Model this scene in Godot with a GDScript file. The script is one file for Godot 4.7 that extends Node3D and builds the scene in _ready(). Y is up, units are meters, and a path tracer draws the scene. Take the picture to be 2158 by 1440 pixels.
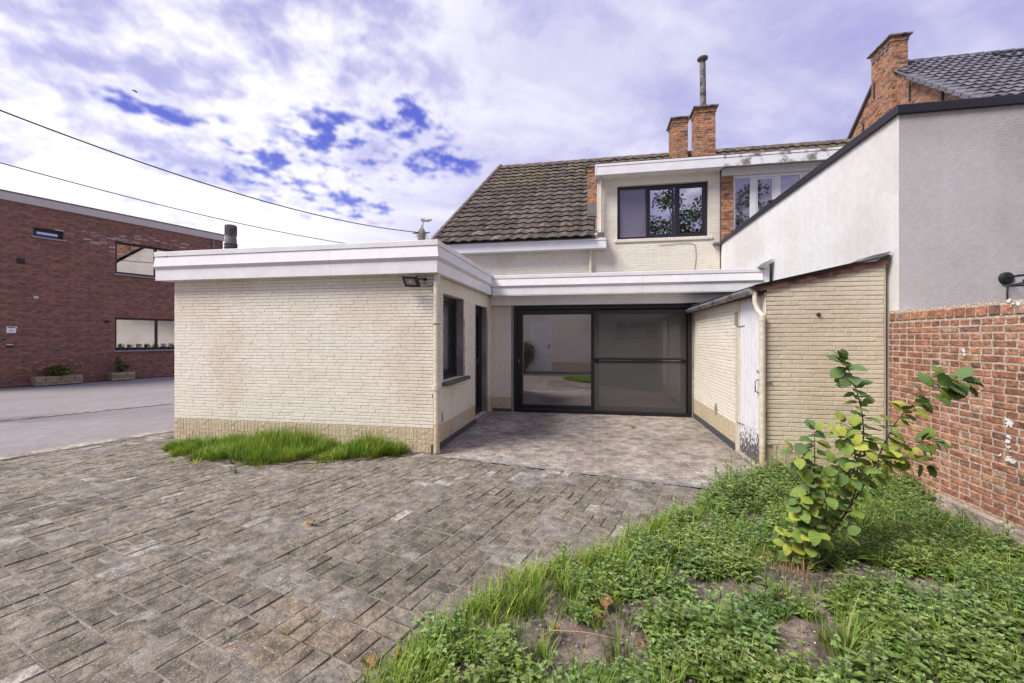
extends Node3D
# A paved back yard with a cream brick house, its flat-roofed extensions, a shed and a weedy bed.
# House axes: x to the right along the rear facade, -z into the depth, y up, metres.

const UP := Vector3(0, 1, 0)
const EX := Vector3(1, 0, 0)
const EZ := Vector3(0, 0, 1)
const EYE := Vector3(0, 1.55, 0)
const STREET := Vector3(0.2813, 0, -0.9596)   # along the side street, away from the yard
const ACROSS := Vector3(0.9596, 0, 0.2813)    # across it, towards the yard
var rng := RandomNumberGenerator.new()
var tex := {}
var M := {}


# ------------------------------------------------------------------ mesh builder
class MB:
	var v := PackedVector3Array()
	var n := PackedVector3Array()
	var uv := PackedVector2Array()
	var c := PackedColorArray()
	var idx := PackedInt32Array()
	var col := Color.WHITE

	func vert(p: Vector3, nn: Vector3, t := Vector2.ZERO) -> int:
		v.append(p); n.append(nn); uv.append(t); c.append(col)
		return v.size() - 1

	func tri(a: Vector3, b: Vector3, d: Vector3) -> void:   # counter-clockwise seen from outside
		var nn := (b - a).cross(d - a).normalized()
		var i := vert(a, nn)
		vert(b, nn); vert(d, nn)
		idx.append_array([i, i + 2, i + 1])

	func quad(a: Vector3, b: Vector3, d: Vector3, e: Vector3, t0 := Vector2(0, 0), t1 := Vector2(1, 1)) -> void:
		var nn := (b - a).cross(e - a)
		if nn.length_squared() < 1e-14:
			nn = (d - b).cross(e - b)
		nn = nn.normalized()
		var i := vert(a, nn, t0)
		vert(b, nn, Vector2(t1.x, t0.y)); vert(d, nn, t1); vert(e, nn, Vector2(t0.x, t1.y))
		idx.append_array([i, i + 2, i + 1, i, i + 3, i + 2])

	func box(lo: Vector3, hi: Vector3) -> void:
		obox((lo + hi) / 2, Vector3(1, 0, 0), Vector3(0, 1, 0), Vector3(0, 0, 1), (hi - lo) / 2)

	func obox(m: Vector3, x: Vector3, y: Vector3, z: Vector3, h: Vector3, bev := 0.0) -> void:   # x cross y = z
		var ax := [x, y, z]
		var hh := [h.x, h.y, h.z]
		var b := minf(bev, minf(h.x, minf(h.y, h.z)) * 0.9)
		for k in 3:
			var i := (k + 1) % 3
			var j := (k + 2) % 3
			for s in [-1.0, 1.0]:
				var f: Vector3 = m + ax[k] * hh[k] * s
				var di: Vector3 = ax[i] * (hh[i] - b)
				var dj: Vector3 = ax[j] * (hh[j] - b)
				if s > 0: quad(f - di - dj, f + di - dj, f + di + dj, f - di + dj)
				else: quad(f - di + dj, f + di + dj, f + di - dj, f - di - dj)
		if b <= 0.0: return
		for k in 3:
			var i := (k + 1) % 3
			var j := (k + 2) % 3
			for si in [-1.0, 1.0]:
				for sj in [-1.0, 1.0]:
					var e: Vector3 = ax[k] * (hh[k] - b)
					var p: Vector3 = m + ax[i] * hh[i] * si + ax[j] * (hh[j] - b) * sj
					var q: Vector3 = m + ax[i] * (hh[i] - b) * si + ax[j] * hh[j] * sj
					face(p - e, q - e, q + e, p + e, ax[i] * si + ax[j] * sj)
		for sx in [-1.0, 1.0]:
			for sy in [-1.0, 1.0]:
				for sz in [-1.0, 1.0]:
					var p0: Vector3 = m + x * h.x * sx + y * (h.y - b) * sy + z * (h.z - b) * sz
					var p1: Vector3 = m + x * (h.x - b) * sx + y * h.y * sy + z * (h.z - b) * sz
					var p2: Vector3 = m + x * (h.x - b) * sx + y * (h.y - b) * sy + z * h.z * sz
					if (p1 - p0).cross(p2 - p0).dot(x * sx + y * sy + z * sz) > 0: tri(p0, p1, p2)
					else: tri(p0, p2, p1)

	func face(a: Vector3, b: Vector3, d: Vector3, e: Vector3, out: Vector3) -> void:   # a quad turned to face out
		if (b - a).cross(e - a).dot(out) >= 0: quad(a, b, d, e)
		else: quad(e, d, b, a)

	func tube(path: Array, r0: float, r1: float, seg := 8, caps := true) -> void:
		var up := Vector3(0.137, 0.31, 0.94)
		var rows := path.size()
		var first := v.size()
		for k in rows:
			var d: Vector3
			if k == 0: d = path[1] - path[0]
			elif k == rows - 1: d = path[k] - path[k - 1]
			else: d = (path[k + 1] - path[k]).normalized() + (path[k] - path[k - 1]).normalized()
			d = d.normalized()
			var a := (up - d * up.dot(d)).normalized()
			up = a
			var b := d.cross(a)
			var r := lerpf(r0, r1, k / float(rows - 1))
			for s in seg:
				var t := TAU * s / seg
				var o := a * cos(t) + b * sin(t)
				vert(path[k] + o * r, o, Vector2(s / float(seg), k / float(rows - 1)))
		for k in rows - 1:
			for s in seg:
				var p := first + k * seg + s
				var q := first + k * seg + (s + 1) % seg
				idx.append_array([p, p + seg, q, q, p + seg, q + seg])
		if caps:
			for e in [0, rows - 1]:
				var nn: Vector3 = (path[1] - path[0]).normalized() * -1.0 if e == 0 else (path[e] - path[e - 1]).normalized()
				var m := vert(path[e], nn)
				var i0 := v.size()
				for s in seg: vert(v[first + e * seg + s], nn)
				for s in seg:
					if e == 0: idx.append_array([m, i0 + s, i0 + (s + 1) % seg])
					else: idx.append_array([m, i0 + (s + 1) % seg, i0 + s])

	func lathe(prof: Array, seg: int, at: Vector3, axis := Vector3(0, 1, 0)) -> void:   # prof: Vector2(radius, height) from bottom to top
		var a := axis.cross(Vector3(0.3, 0.2, 0.93)).normalized()
		var b := axis.cross(a)
		for k in prof.size() - 1:
			var p: Vector2 = prof[k]
			var q: Vector2 = prof[k + 1]
			var i0 := v.size()
			var sl := Vector2(q.y - p.y, p.x - q.x).normalized()
			for s in seg + 1:
				var t := TAU * s / seg
				var o := a * cos(t) - b * sin(t)
				var nn := (o * sl.x + axis * sl.y).normalized()
				vert(at + o * p.x + axis * p.y, nn)
				vert(at + o * q.x + axis * q.y, nn)
			for s in seg:
				var i := i0 + s * 2
				idx.append_array([i, i + 2, i + 1, i + 1, i + 2, i + 3])
		# orientation does not matter to the renderer for closed lathes; normals are explicit

	func prism(poly: Array, depth: Vector3) -> void:   # poly counter-clockwise seen from the front; depth points to the back
		var nn: Vector3 = -depth.normalized()
		var ax: Vector3 = (poly[1] - poly[0]).normalized()
		var ay := nn.cross(ax)
		var flat := PackedVector2Array()
		for p in poly: flat.append(Vector2((p - poly[0]).dot(ax), (p - poly[0]).dot(ay)))
		var t := Geometry2D.triangulate_polygon(flat)
		for k in range(0, t.size(), 3):
			for back in [Vector3.ZERO, depth]:
				var a: Vector3 = poly[t[k]] + back
				var b: Vector3 = poly[t[k + 1]] + back
				var d: Vector3 = poly[t[k + 2]] + back
				var want := nn if back == Vector3.ZERO else -nn
				if (b - a).cross(d - a).dot(want) > 0: tri(a, b, d)
				else: tri(a, d, b)
		for k in poly.size():
			var a: Vector3 = poly[k]
			var b: Vector3 = poly[(k + 1) % poly.size()]
			quad(b, a, a + depth, b + depth)

	func mesh() -> ArrayMesh:
		var arr := []
		arr.resize(Mesh.ARRAY_MAX)
		arr[Mesh.ARRAY_VERTEX] = v
		arr[Mesh.ARRAY_NORMAL] = n
		arr[Mesh.ARRAY_TEX_UV] = uv
		arr[Mesh.ARRAY_COLOR] = c
		arr[Mesh.ARRAY_INDEX] = idx
		var m := ArrayMesh.new()
		m.add_surface_from_arrays(Mesh.PRIMITIVE_TRIANGLES, arr)
		return m


# ------------------------------------------------------------------ nodes
var used := {}

func numbered(called: String) -> String:
	var k: int = used.get(called, 0)
	used[called] = k + 1
	return called if k == 0 else "%s_%03d" % [called, k]

func gpos(o: Node) -> Vector3:
	var p := Vector3.ZERO
	while o is Node3D and o != self:
		p += o.position
		o = o.get_parent()
	return p

func tag(o: Node, label: String, category: String, group := "") -> void:
	o.set_meta("label", label)
	o.set_meta("category", category)
	if group: o.set_meta("group", group)

func thing(called: String, label: String, category: String, at: Vector3, group := "") -> Node3D:
	var o := Node3D.new()
	o.name = numbered(called)
	o.position = at
	add_child(o)
	tag(o, label, category, group)
	return o

func part(called: String, mesh: Mesh, mat: Material, parent: Node = self, kind := "") -> MeshInstance3D:   # the mesh is in world coordinates
	var o := MeshInstance3D.new()
	o.name = numbered(called) if parent == self else called
	o.mesh = mesh
	o.material_override = mat
	o.position = -gpos(parent)
	parent.add_child(o, true)
	if kind: o.set_meta("kind", kind)
	return o

func bx(called: String, lo: Vector3, hi: Vector3, mat: Material, parent: Node, bev := 0.004) -> MeshInstance3D:
	var b := MB.new()
	b.obox((lo + hi) / 2, EX, UP, EZ, (hi - lo) / 2, bev)
	return part(called, b.mesh(), mat, parent)

func pipe(called: String, path: Array, r: float, mat: Material, parent: Node, r1 := -1.0, seg := 12) -> MeshInstance3D:
	var b := MB.new()
	b.tube(path, r, r if r1 < 0 else r1, seg)
	return part(called, b.mesh(), mat, parent)

func struct(called: String, mesh: Mesh, mat: Material) -> MeshInstance3D:
	return part(called, mesh, mat, self, "structure")


# many alike pieces: the largest seen as nodes of their own, the rest joined
func place(parent: Node, list: Array, limit: int, called: String, rest: String, mat: Material) -> void:
	for e in list:
		var d: Vector3 = e.xf.origin - EYE
		e.d = d.length() + (100.0 if d.dot(Vector3(-0.1857, 0, -0.9826)) < 0.4 else 0.0)
	list.sort_custom(func(a, b): return a.d < b.d)
	var off := gpos(parent)
	for k in mini(limit, list.size()):
		var o := MeshInstance3D.new()
		o.name = called
		o.mesh = list[k].mesh
		o.material_override = mat
		var t: Transform3D = list[k].xf
		t.origin -= off
		o.transform = t
		parent.add_child(o, true)
	if list.size() > limit:
		var st := SurfaceTool.new()
		st.begin(Mesh.PRIMITIVE_TRIANGLES)
		for k in range(limit, list.size()): st.append_from(list[k].mesh, 0, list[k].xf)
		part(rest, st.commit(), mat, parent, "stuff")


# ------------------------------------------------------------------ bricks
# brick meshes: u -0.5..0.5 of the size, proud 0..p along z
func brick_set(l: float, h: float, p: float, tones: Array, bev := 0.004, rough := 0.0) -> Array:
	var out := []
	for t in tones:
		var b := MB.new()
		b.col = t
		var x := l / 2
		var y := h / 2
		var q := [Vector3(-x, -y, 0), Vector3(x, -y, 0), Vector3(x, y, 0), Vector3(-x, y, 0)]
		var f := []
		var g := []
		for k in 4:
			var sx: float = signf(q[k].x)
			var sy: float = signf(q[k].y)
			f.append(Vector3(q[k].x, q[k].y, p - bev) + Vector3(rng.randf_range(-rough, 0) * sx, rng.randf_range(-rough, 0) * sy, 0))
			g.append(Vector3(q[k].x - bev * sx * rng.randf_range(0.7, 1.6), q[k].y - bev * sy * rng.randf_range(0.7, 1.6), p + rng.randf_range(-rough, rough) * 0.4))
		b.quad(g[0], g[1], g[2], g[3])
		for k in 4:
			var j := (k + 1) % 4
			b.quad(f[k], f[j], g[j], g[k])
			b.quad(q[k], q[j], f[j], f[k])
		out.append(b.mesh())
	return out

# lays courses on the face that starts at o, runs W along u and H up, and looks along n; bond: [[length, ...], ...] per course
func lay(list: Array, o: Vector3, u: Vector3, n: Vector3, W: float, H: float, set_l: Array, set_h: Array, l: float, lh: float, ch: float, joint: float, bond: String, holes := [], top = null, wob := 0.0015, tone = null, v_from := 0.0) -> void:
	var rows := int(round(H / ch))
	for r in rows:
		var v0 := r * ch
		if v0 + ch < v_from: continue
		var vm := v0 + ch / 2
		var spans := [[0.0, W]]
		if top != null:
			var a := -1.0
			var b := -1.0
			var s := 0.0
			while s <= W:
				if top.call(s) > v0 + ch * 0.8:
					if a < 0: a = s
					b = s
				s += 0.02
			if a < 0: continue
			spans = [[a, b]]
		for hole in holes:
			var hr: Rect2 = hole
			if vm < hr.position.y or vm > hr.end.y: continue
			var cut := []
			for s in spans:
				if hr.end.x <= s[0] or hr.position.x >= s[1]: cut.append(s)
				else:
					if hr.position.x - s[0] > 0.012: cut.append([s[0], hr.position.x])
					if s[1] - hr.end.x > 0.012: cut.append([hr.end.x, s[1]])
			spans = cut
		var headers := bond == "english" and r % 2 == 1
		var step := (lh if headers else l) + joint
		var shift := 0.0
		if bond == "half": shift = step * 0.5 * (r % 2) + step * 0.27 * ((r / 2) % 2)
		elif bond == "english": shift = step * 0.5 if headers else ((l + joint) * 0.25 + (l + joint) * 0.5 * ((r / 2) % 2))
		elif bond == "wild": shift = rng.randf() * step
		for s in spans:
			var x := -shift
			while x < s[1]:
				var this := step
				if bond == "wild" and rng.randf() < 0.12: this = lh + joint
				var a: float = maxf(x + joint / 2, s[0])
				var b: float = minf(x + this - joint / 2, s[1])
				x += this
				if b - a < 0.012: continue
				var short: bool = headers or this < l * 0.8
				var pool: Array = set_h if short else set_l
				var k := rng.randi() % pool.size()
				var m: Vector3 = o + u * ((a + b) / 2) + UP * vm + n * rng.randf_range(-wob, wob)
				if tone != null: k = tone.call((a + b) / 2, vm, pool.size())
				var full := lh if short else l
				var w := rng.randf_range(-1.0, 1.0) * (0.0018 if wob < 0.0019 else 0.006)
				var bs := Basis((u + UP * w) * ((b - a) / full), UP - u * w, n)
				list.append({"xf": Transform3D(bs, m), "mesh": pool[k], "d": 0.0})

# a slab with rectangular openings whose outer face is at o, along u and UP, looking along n
func slab(o: Vector3, u: Vector3, n: Vector3, W: float, H: float, th: float, holes := []) -> MB:
	var b := MB.new()
	var us := [0.0, W]
	var vs := [0.0, H]
	for h in holes:
		us.append_array([clampf(h.position.x, 0, W), clampf(h.end.x, 0, W)])
		vs.append_array([clampf(h.position.y, 0, H), clampf(h.end.y, 0, H)])
	us.sort(); vs.sort()
	var is_open := func(x: float, y: float) -> bool:
		if x < 0 or x > W or y < 0 or y > H: return true
		for h in holes:
			if h.has_point(Vector2(x, y)): return true
		return false
	for i in us.size() - 1:
		for j in vs.size() - 1:
			var u0: float = us[i]
			var u1: float = us[i + 1]
			var v0: float = vs[j]
			var v1: float = vs[j + 1]
			if u1 - u0 < 1e-5 or v1 - v0 < 1e-5: continue
			var mu := (u0 + u1) / 2
			var mv := (v0 + v1) / 2
			if is_open.call(mu, mv): continue
			var p := o + u * u0 + UP * v0
			var q := o + u * u1 + UP * v0
			var r := o + u * u1 + UP * v1
			var s := o + u * u0 + UP * v1
			var d := -n * th
			b.quad(p, q, r, s)
			b.quad(q + d, p + d, s + d, r + d)
			if is_open.call(u0 - 0.001, mv): b.quad(p + d, p, s, s + d)
			if is_open.call(u1 + 0.001, mv): b.quad(q, q + d, r + d, r)
			if is_open.call(mu, v0 - 0.001): b.quad(p + d, q + d, q, p)
			if is_open.call(mu, v1 + 0.001): b.quad(s, r, r + d, s + d)
	return b

# frame bars around a rectangle in the plane (o, u, n), with upright mullions; returns the frame mesh builder
func frame_bars(o: Vector3, u: Vector3, n: Vector3, w: float, h: float, fw: float, th: float, mull := [], bev := 0.004) -> MB:
	var b := MB.new()
	b.obox(o + u * w / 2 + UP * fw / 2 - n * th / 2, u, UP, n, Vector3(w / 2, fw / 2, th / 2), bev)
	b.obox(o + u * w / 2 + UP * (h - fw / 2) - n * th / 2, u, UP, n, Vector3(w / 2, fw / 2, th / 2), bev)
	for x in [fw / 2, w - fw / 2]:
		b.obox(o + u * x + UP * h / 2 - n * th / 2, u, UP, n, Vector3(fw / 2, h / 2 - fw, th / 2), bev)
	for x in mull:
		b.obox(o + u * x + UP * h / 2 - n * th / 2, u, UP, n, Vector3(fw * 0.55, h / 2 - fw, th / 2 - 0.002), bev)
	return b

func pane(parent: Node, o: Vector3, u: Vector3, n: Vector3, w: float, h: float, mat: Material, called := "pane") -> MeshInstance3D:
	var b := MB.new()
	b.obox(o + u * w / 2 + UP * h / 2, u, UP, n, Vector3(w / 2, h / 2, 0.004))
	return part(called, b.mesh(), mat, parent)


# ------------------------------------------------------------------ textures and materials
# noise that repeats without a seam: octaves of random lattices, each enlarged with its own edges wrapped round
func pnoise(seed_: int, size: int, cells: int, octaves: int, gain := 0.5, stretch := 2.2) -> PackedByteArray:
	var r := RandomNumberGenerator.new()
	r.seed = seed_
	var acc: Image = null
	var total := 0.0
	var w := 1.0
	var n := cells
	for k in octaves:
		if n > size: break
		total += w
		var alpha := int(255.0 * w / total)
		var by := PackedByteArray()
		by.resize(n * n * 4)
		for i in n * n:
			var g := r.randi() & 255
			by[i * 4] = g
			by[i * 4 + 1] = g
			by[i * 4 + 2] = g
			by[i * 4 + 3] = alpha
		var tile := Image.create_from_data(n, n, false, Image.FORMAT_RGBA8, by)
		var pad := mini(4, n)
		var wide := Image.create(n + 2 * pad, n + 2 * pad, false, Image.FORMAT_RGBA8)
		for dx in [-n, 0, n]:
			for dy in [-n, 0, n]: wide.blit_rect(tile, Rect2i(0, 0, n, n), Vector2i(pad + dx, pad + dy))
		var f := size / n
		if f > 1: wide.resize((n + 2 * pad) * f, (n + 2 * pad) * f, Image.INTERPOLATE_CUBIC)
		var o := wide.get_region(Rect2i(pad * f, pad * f, size, size))
		if acc == null: acc = o
		else: acc.blend_rect(o, Rect2i(0, 0, size, size), Vector2i.ZERO)
		w *= gain
		n *= 2
	var d := acc.get_data()
	var lut := PackedByteArray()
	for i in 256: lut.append(clampi(int(127.5 + (i - 127.5) * stretch), 0, 255))
	var out := PackedByteArray()
	out.resize(size * size)
	for i in size * size: out[i] = lut[d[i * 4]]
	return out

func noise_tex(seed_: int, cells: int, octaves: int, lo: Color, hi: Color, size := 512, mid := [], gain := 0.5) -> ImageTexture:
	var d := pnoise(seed_, size, cells, octaves, gain)
	var g := Gradient.new()
	g.set_color(0, lo); g.set_color(1, hi)
	for m in mid: g.add_point(m[0], m[1])
	var lut := PackedByteArray()
	for i in 256:
		var c := g.sample(i / 255.0)
		lut.append_array([c.r8, c.g8, c.b8])
	var out := PackedByteArray()
	out.resize(size * size * 3)
	for i in size * size:
		var k := d[i] * 3
		out[i * 3] = lut[k]
		out[i * 3 + 1] = lut[k + 1]
		out[i * 3 + 2] = lut[k + 2]
	return ImageTexture.create_from_image(Image.create_from_data(size, size, false, Image.FORMAT_RGB8, out))

func speckle(seed_: int, size: int, base: Color, spread: float, specks: Array) -> ImageTexture:   # specks: [colour, count, smallest, largest]
	var grain := pnoise(seed_, size, 8, 6, 0.7)
	var r := RandomNumberGenerator.new()
	r.seed = seed_
	var out := PackedByteArray()
	out.resize(size * size * 3)
	for i in size * size:
		var g := 1.0 + (grain[i] / 255.0 - 0.5) * spread + r.randf_range(-0.09, 0.09)
		out[i * 3] = clampi(int(base.r * g * 255.0), 0, 255)
		out[i * 3 + 1] = clampi(int(base.g * g * 255.0), 0, 255)
		out[i * 3 + 2] = clampi(int(base.b * g * 255.0), 0, 255)
	var im := Image.create_from_data(size, size, false, Image.FORMAT_RGB8, out)
	for s in specks:
		for k in s[1]:
			var w := r.randi_range(s[2], s[3])
			var h := r.randi_range(s[2], s[3])
			var x := r.randi_range(0, size - w - 1)
			var y := r.randi_range(0, size - h - 1)
			var cc: Color = s[0]
			var g := r.randf_range(0.75, 1.15)
			var c2 := Color(cc.r * g, cc.g * g, cc.b * g)
			if w > 2 and h > 2:
				im.fill_rect(Rect2i(x + 1, y, w - 2, h), c2)
				im.fill_rect(Rect2i(x, y + 1, w, h - 2), c2)
			else: im.fill_rect(Rect2i(x, y, w, h), c2)
	return ImageTexture.create_from_image(im)

func mat(name_: String, lin: Color, rough: float, t: Texture2D = null, scale := 1.0, bump: Texture2D = null, bump_cm := 0.0, verts := false, spec := 0.5) -> StandardMaterial3D:   # lin: linear base colour
	var m := StandardMaterial3D.new()
	m.resource_name = name_
	m.albedo_color = lin.linear_to_srgb()
	m.roughness = rough
	m.metallic_specular = spec
	m.vertex_color_use_as_albedo = verts
	if t: m.albedo_texture = t
	if bump:
		m.heightmap_enabled = true
		m.heightmap_texture = bump
		m.heightmap_scale = bump_cm
	if t or bump:
		m.uv1_triplanar = true
		m.uv1_world_triplanar = true
		m.uv1_scale = Vector3.ONE * scale
	M[name_] = m
	return m

func add_detail(m: StandardMaterial3D, t: Texture2D, scale: float) -> void:   # a second, wider pattern multiplied over the first
	m.detail_enabled = true
	m.detail_albedo = t
	m.detail_blend_mode = BaseMaterial3D.BLEND_MODE_MUL
	m.detail_uv_layer = BaseMaterial3D.DETAIL_UV_2
	m.uv2_triplanar = true
	m.uv2_world_triplanar = true
	m.uv2_scale = Vector3.ONE * scale

func make_materials() -> void:
	var w := Color.WHITE
	tex.fine = noise_tex(3, 16, 5, Color(0.88, 0.88, 0.88), w)
	tex.faint = noise_tex(4, 8, 6, Color(0.95, 0.948, 0.945), w, 512, [], 0.75)
	tex.height = noise_tex(5, 16, 5, Color.BLACK, w)
	tex.coarse = noise_tex(9, 4, 6, Color(0.84, 0.835, 0.82), w)
	tex.stain = noise_tex(17, 4, 7, Color(0.955, 0.945, 0.93), w, 512, [[0.25, Color(0.985, 0.98, 0.975)], [0.45, Color(0.997, 0.997, 0.995)]])
	tex.weather = noise_tex(18, 4, 7, Color(0.86, 0.855, 0.845), w, 512, [[0.4, Color(0.95, 0.948, 0.94)]])
	tex.stucco = noise_tex(21, 64, 3, Color.BLACK, w)
	tex.wear = noise_tex(23, 8, 6, Color(0.55, 0.52, 0.5), w, 512, [[0.25, Color(0.85, 0.84, 0.82)], [0.45, Color(1, 1, 1)]])
	tex.paver = speckle(31, 768, Color(0.60, 0.575, 0.55), 0.45, [[Color(0.80, 0.76, 0.70), 2600, 2, 5], [Color(0.90, 0.87, 0.82), 700, 3, 8], [Color(0.78, 0.68, 0.53), 900, 3, 7], [Color(0.34, 0.31, 0.29), 1700, 2, 6]])
	tex.asphalt = speckle(33, 512, Color(0.64, 0.63, 0.63), 0.10, [[Color(0.82, 0.80, 0.78), 2200, 1, 2], [Color(0.42, 0.41, 0.42), 2600, 1, 2]])
	tex.lichen = speckle(35, 768, Color(0.50, 0.46, 0.43), 0.9, [[Color(0.80, 0.76, 0.68), 1500, 2, 9], [Color(0.72, 0.68, 0.60), 1800, 1, 5], [Color(0.25, 0.23, 0.22), 1500, 2, 8]])
	tex.soil = speckle(37, 768, Color(0.62, 0.56, 0.52), 0.8, [[Color(0.35, 0.31, 0.29), 5000, 1, 5], [Color(0.82, 0.77, 0.72), 1100, 1, 3], [Color(0.97, 0.95, 0.92), 220, 1, 3], [Color(0.70, 0.56, 0.40), 500, 1, 6]])
	tex.brick = speckle(39, 512, Color(0.88, 0.88, 0.88), 0.5, [[Color(0.62, 0.60, 0.60), 900, 1, 4], [Color(1, 0.97, 0.94), 700, 1, 4]])
	tex.grainwood = noise_tex(41, 16, 5, Color(0.55, 0.52, 0.48), w)
	var blank := Image.create(4, 4, false, Image.FORMAT_RGB8)
	blank.fill(w)
	tex.blank = ImageTexture.create_from_image(blank)

	# painted masonry
	add_detail(mat("cream_paint", Color(0.85, 0.80, 0.68), 0.75, tex.faint, 3.0, tex.height, 0.10, true), tex.stain, 0.35)
	add_detail(mat("cream_joint", Color(0.66, 0.60, 0.485), 0.85, tex.faint, 3.0), tex.stain, 0.35)
	add_detail(mat("plinth_paint", Color(0.65, 0.545, 0.365), 0.8, tex.fine, 2.0, tex.height, 0.4, true), tex.stain, 0.5)
	add_detail(mat("plinth_joint", Color(0.60, 0.50, 0.325), 0.85, tex.fine, 2.0), tex.stain, 0.5)
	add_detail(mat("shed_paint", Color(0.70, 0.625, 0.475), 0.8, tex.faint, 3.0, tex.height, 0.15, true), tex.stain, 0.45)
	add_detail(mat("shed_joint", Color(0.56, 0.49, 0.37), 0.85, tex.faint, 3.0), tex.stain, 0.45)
	mat("pipe_paint", Color(0.74, 0.67, 0.52), 0.55, tex.fine, 2.0)
	# bare bricks
	mat("red_brick", w, 0.9, tex.brick, 2.5, tex.height, 0.5, true)
	add_detail(M.red_brick, tex.weather, 0.5)
	mat("red_mortar", Color(0.60, 0.53, 0.43), 0.95, tex.fine, 4.0, tex.height, 0.5)
	mat("dark_brick", w, 0.9, tex.brick, 2.0, null, 0, true)
	mat("dark_mortar", Color(0.22, 0.16, 0.14), 0.95, tex.fine, 3.0)
	mat("orange_brick", w, 0.9, tex.brick, 2.0, null, 0, true)
	mat("orange_mortar", Color(0.38, 0.31, 0.24), 0.95, tex.fine, 3.0)
	# render, trims
	add_detail(mat("white_render", Color(0.80, 0.795, 0.785), 0.9, tex.faint, 1.5, tex.stucco, 0.06), tex.stain, 0.2)
	add_detail(mat("grey_render", Color(0.60, 0.575, 0.575), 0.95, tex.faint, 2.5, tex.stucco, 0.28), tex.weather, 0.18)
	mat("white_trim", Color(0.82, 0.81, 0.80), 0.4, tex.faint, 0.6)
	mat("ledge_trim", Color(0.72, 0.71, 0.70), 0.45, tex.faint, 0.6)
	mat("worn_white", Color(0.78, 0.775, 0.78), 0.6, tex.wear, 0.7)
	mat("black_frame", Color(0.012, 0.0105, 0.014), 0.35)
	mat("black_coping", Color(0.018, 0.015, 0.02), 0.4)
	mat("violet_frame", Color(0.022, 0.018, 0.026), 0.35)
	mat("lead", Color(0.16, 0.16, 0.17), 0.6, tex.coarse, 1.5)
	mat("zinc", Color(0.33, 0.33, 0.34), 0.5, tex.wear, 1.2)
	mat("cement", Color(0.33, 0.31, 0.28), 0.95, tex.coarse, 1.2, tex.height, 0.6)
	mat("stone_sill", Color(0.13, 0.115, 0.105), 0.8, tex.fine, 3.0, tex.height, 0.3)
	mat("kick", Color(0.085, 0.085, 0.095), 0.7, tex.fine, 3.0)
	mat("blue_stone", Color(0.30, 0.31, 0.33), 0.6, tex.fine, 2.0)
	mat("rust_board", Color(0.15, 0.065, 0.045), 0.85, tex.wear, 1.3)
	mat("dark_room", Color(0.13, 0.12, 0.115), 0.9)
	mat("pale_floor", Color(0.40, 0.39, 0.36), 0.7, tex.coarse, 0.7)
	mat("curtain", Color(0.30, 0.30, 0.31), 0.9)
	mat("black_plastic", Color(0.012, 0.012, 0.013), 0.5)
	mat("grey_plastic", Color(0.26, 0.24, 0.26), 0.4)
	mat("cable_black", Color(0.03, 0.028, 0.028), 0.7)
	mat("bird_black", Color(0.02, 0.02, 0.02), 0.8)
	mat("steel", Color(0.25, 0.24, 0.23), 0.5, tex.wear, 2.0)
	mat("flue_grey", Color(0.20, 0.185, 0.165), 0.8, tex.wear, 1.0)
	mat("pole_concrete", Color(0.27, 0.24, 0.20), 0.9, tex.coarse, 0.8)
	mat("lamp_grey", Color(0.5, 0.48, 0.44), 0.5)
	mat("sign_white", Color(0.8, 0.8, 0.82), 0.4)
	mat("grey_fascia", Color(0.52, 0.49, 0.46), 0.7, tex.faint, 0.5)
	mat("planter_wood", w, 0.9, tex.grainwood, 3.0, null, 0, true)
	mat("roof_tile", w, 0.95, tex.lichen, 1.3, tex.height, 0.8, true)
	mat("slate_tile", w, 0.55, tex.fine, 2.0, null, 0, true)
	mat("verge_mortar", Color(0.75, 0.72, 0.68), 0.95, tex.lichen, 1.2)
	# ground
	mat("paver", w, 0.92, tex.paver, 1.5, tex.height, 1.0, true)
	add_detail(M.paver, tex.weather, 0.28)
	mat("joint_sand", Color(0.60, 0.585, 0.56), 1.0, tex.paver, 1.3)
	mat("yard_brick", w, 0.9, tex.paver, 1.0, tex.height, 0.5, true)
	add_detail(M.yard_brick, tex.weather, 0.4)
	mat("yard_joint", Color(0.245, 0.23, 0.22), 1.0, tex.fine, 2.0)
	mat("asphalt", Color(0.74, 0.70, 0.68), 0.95, tex.asphalt, 0.9)
	add_detail(M.asphalt, tex.faint, 0.1)
	mat("pale_kerb", Color(0.98, 0.93, 0.83), 0.95, tex.paver, 0.9, tex.height, 1.0)
	mat("earth", Color(0.55, 0.50, 0.45), 1.0, tex.soil, 0.8)
	mat("soil", Color(0.46, 0.435, 0.42), 1.0, tex.soil, 1.0, tex.height, 2.0)
	# plants
	for k in ["grass", "weed", "leaf", "crown"]:
		var m := mat(k, w, 0.6, null, 1.0, null, 0, true, 0.35)
		m.backlight_enabled = true
		m.backlight = Color(0.55, 0.6, 0.25)
	mat("twig", Color(0.12, 0.085, 0.06), 0.9, tex.fine, 4.0)
	mat("straw", Color(0.42, 0.32, 0.19), 0.9)
	mat("dead_leaf", Color(0.36, 0.19, 0.085), 0.8, tex.fine, 6.0)
	mat("yellow_leaf", Color(0.60, 0.37, 0.06), 0.8)
	mat("bloom", w, 0.8, null, 1.0, null, 0, true)
	# glass with a reflecting coat: partly mirror, partly clear
	var g := mat("glass", Color(0.82, 0.80, 0.84), 0.0)
	g.albedo_texture = tex.blank
	g.albedo_color.a = 0.20
	g.metallic = 1.0
	g.transparency = BaseMaterial3D.TRANSPARENCY_ALPHA
	var g2 := g.duplicate() as StandardMaterial3D
	g2.resource_name = "bright_glass"
	g2.albedo_color.a = 0.52
	M.bright_glass = g2
	var s := mat("insect_screen", Color(0.12, 0.112, 0.108), 0.9)
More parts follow.
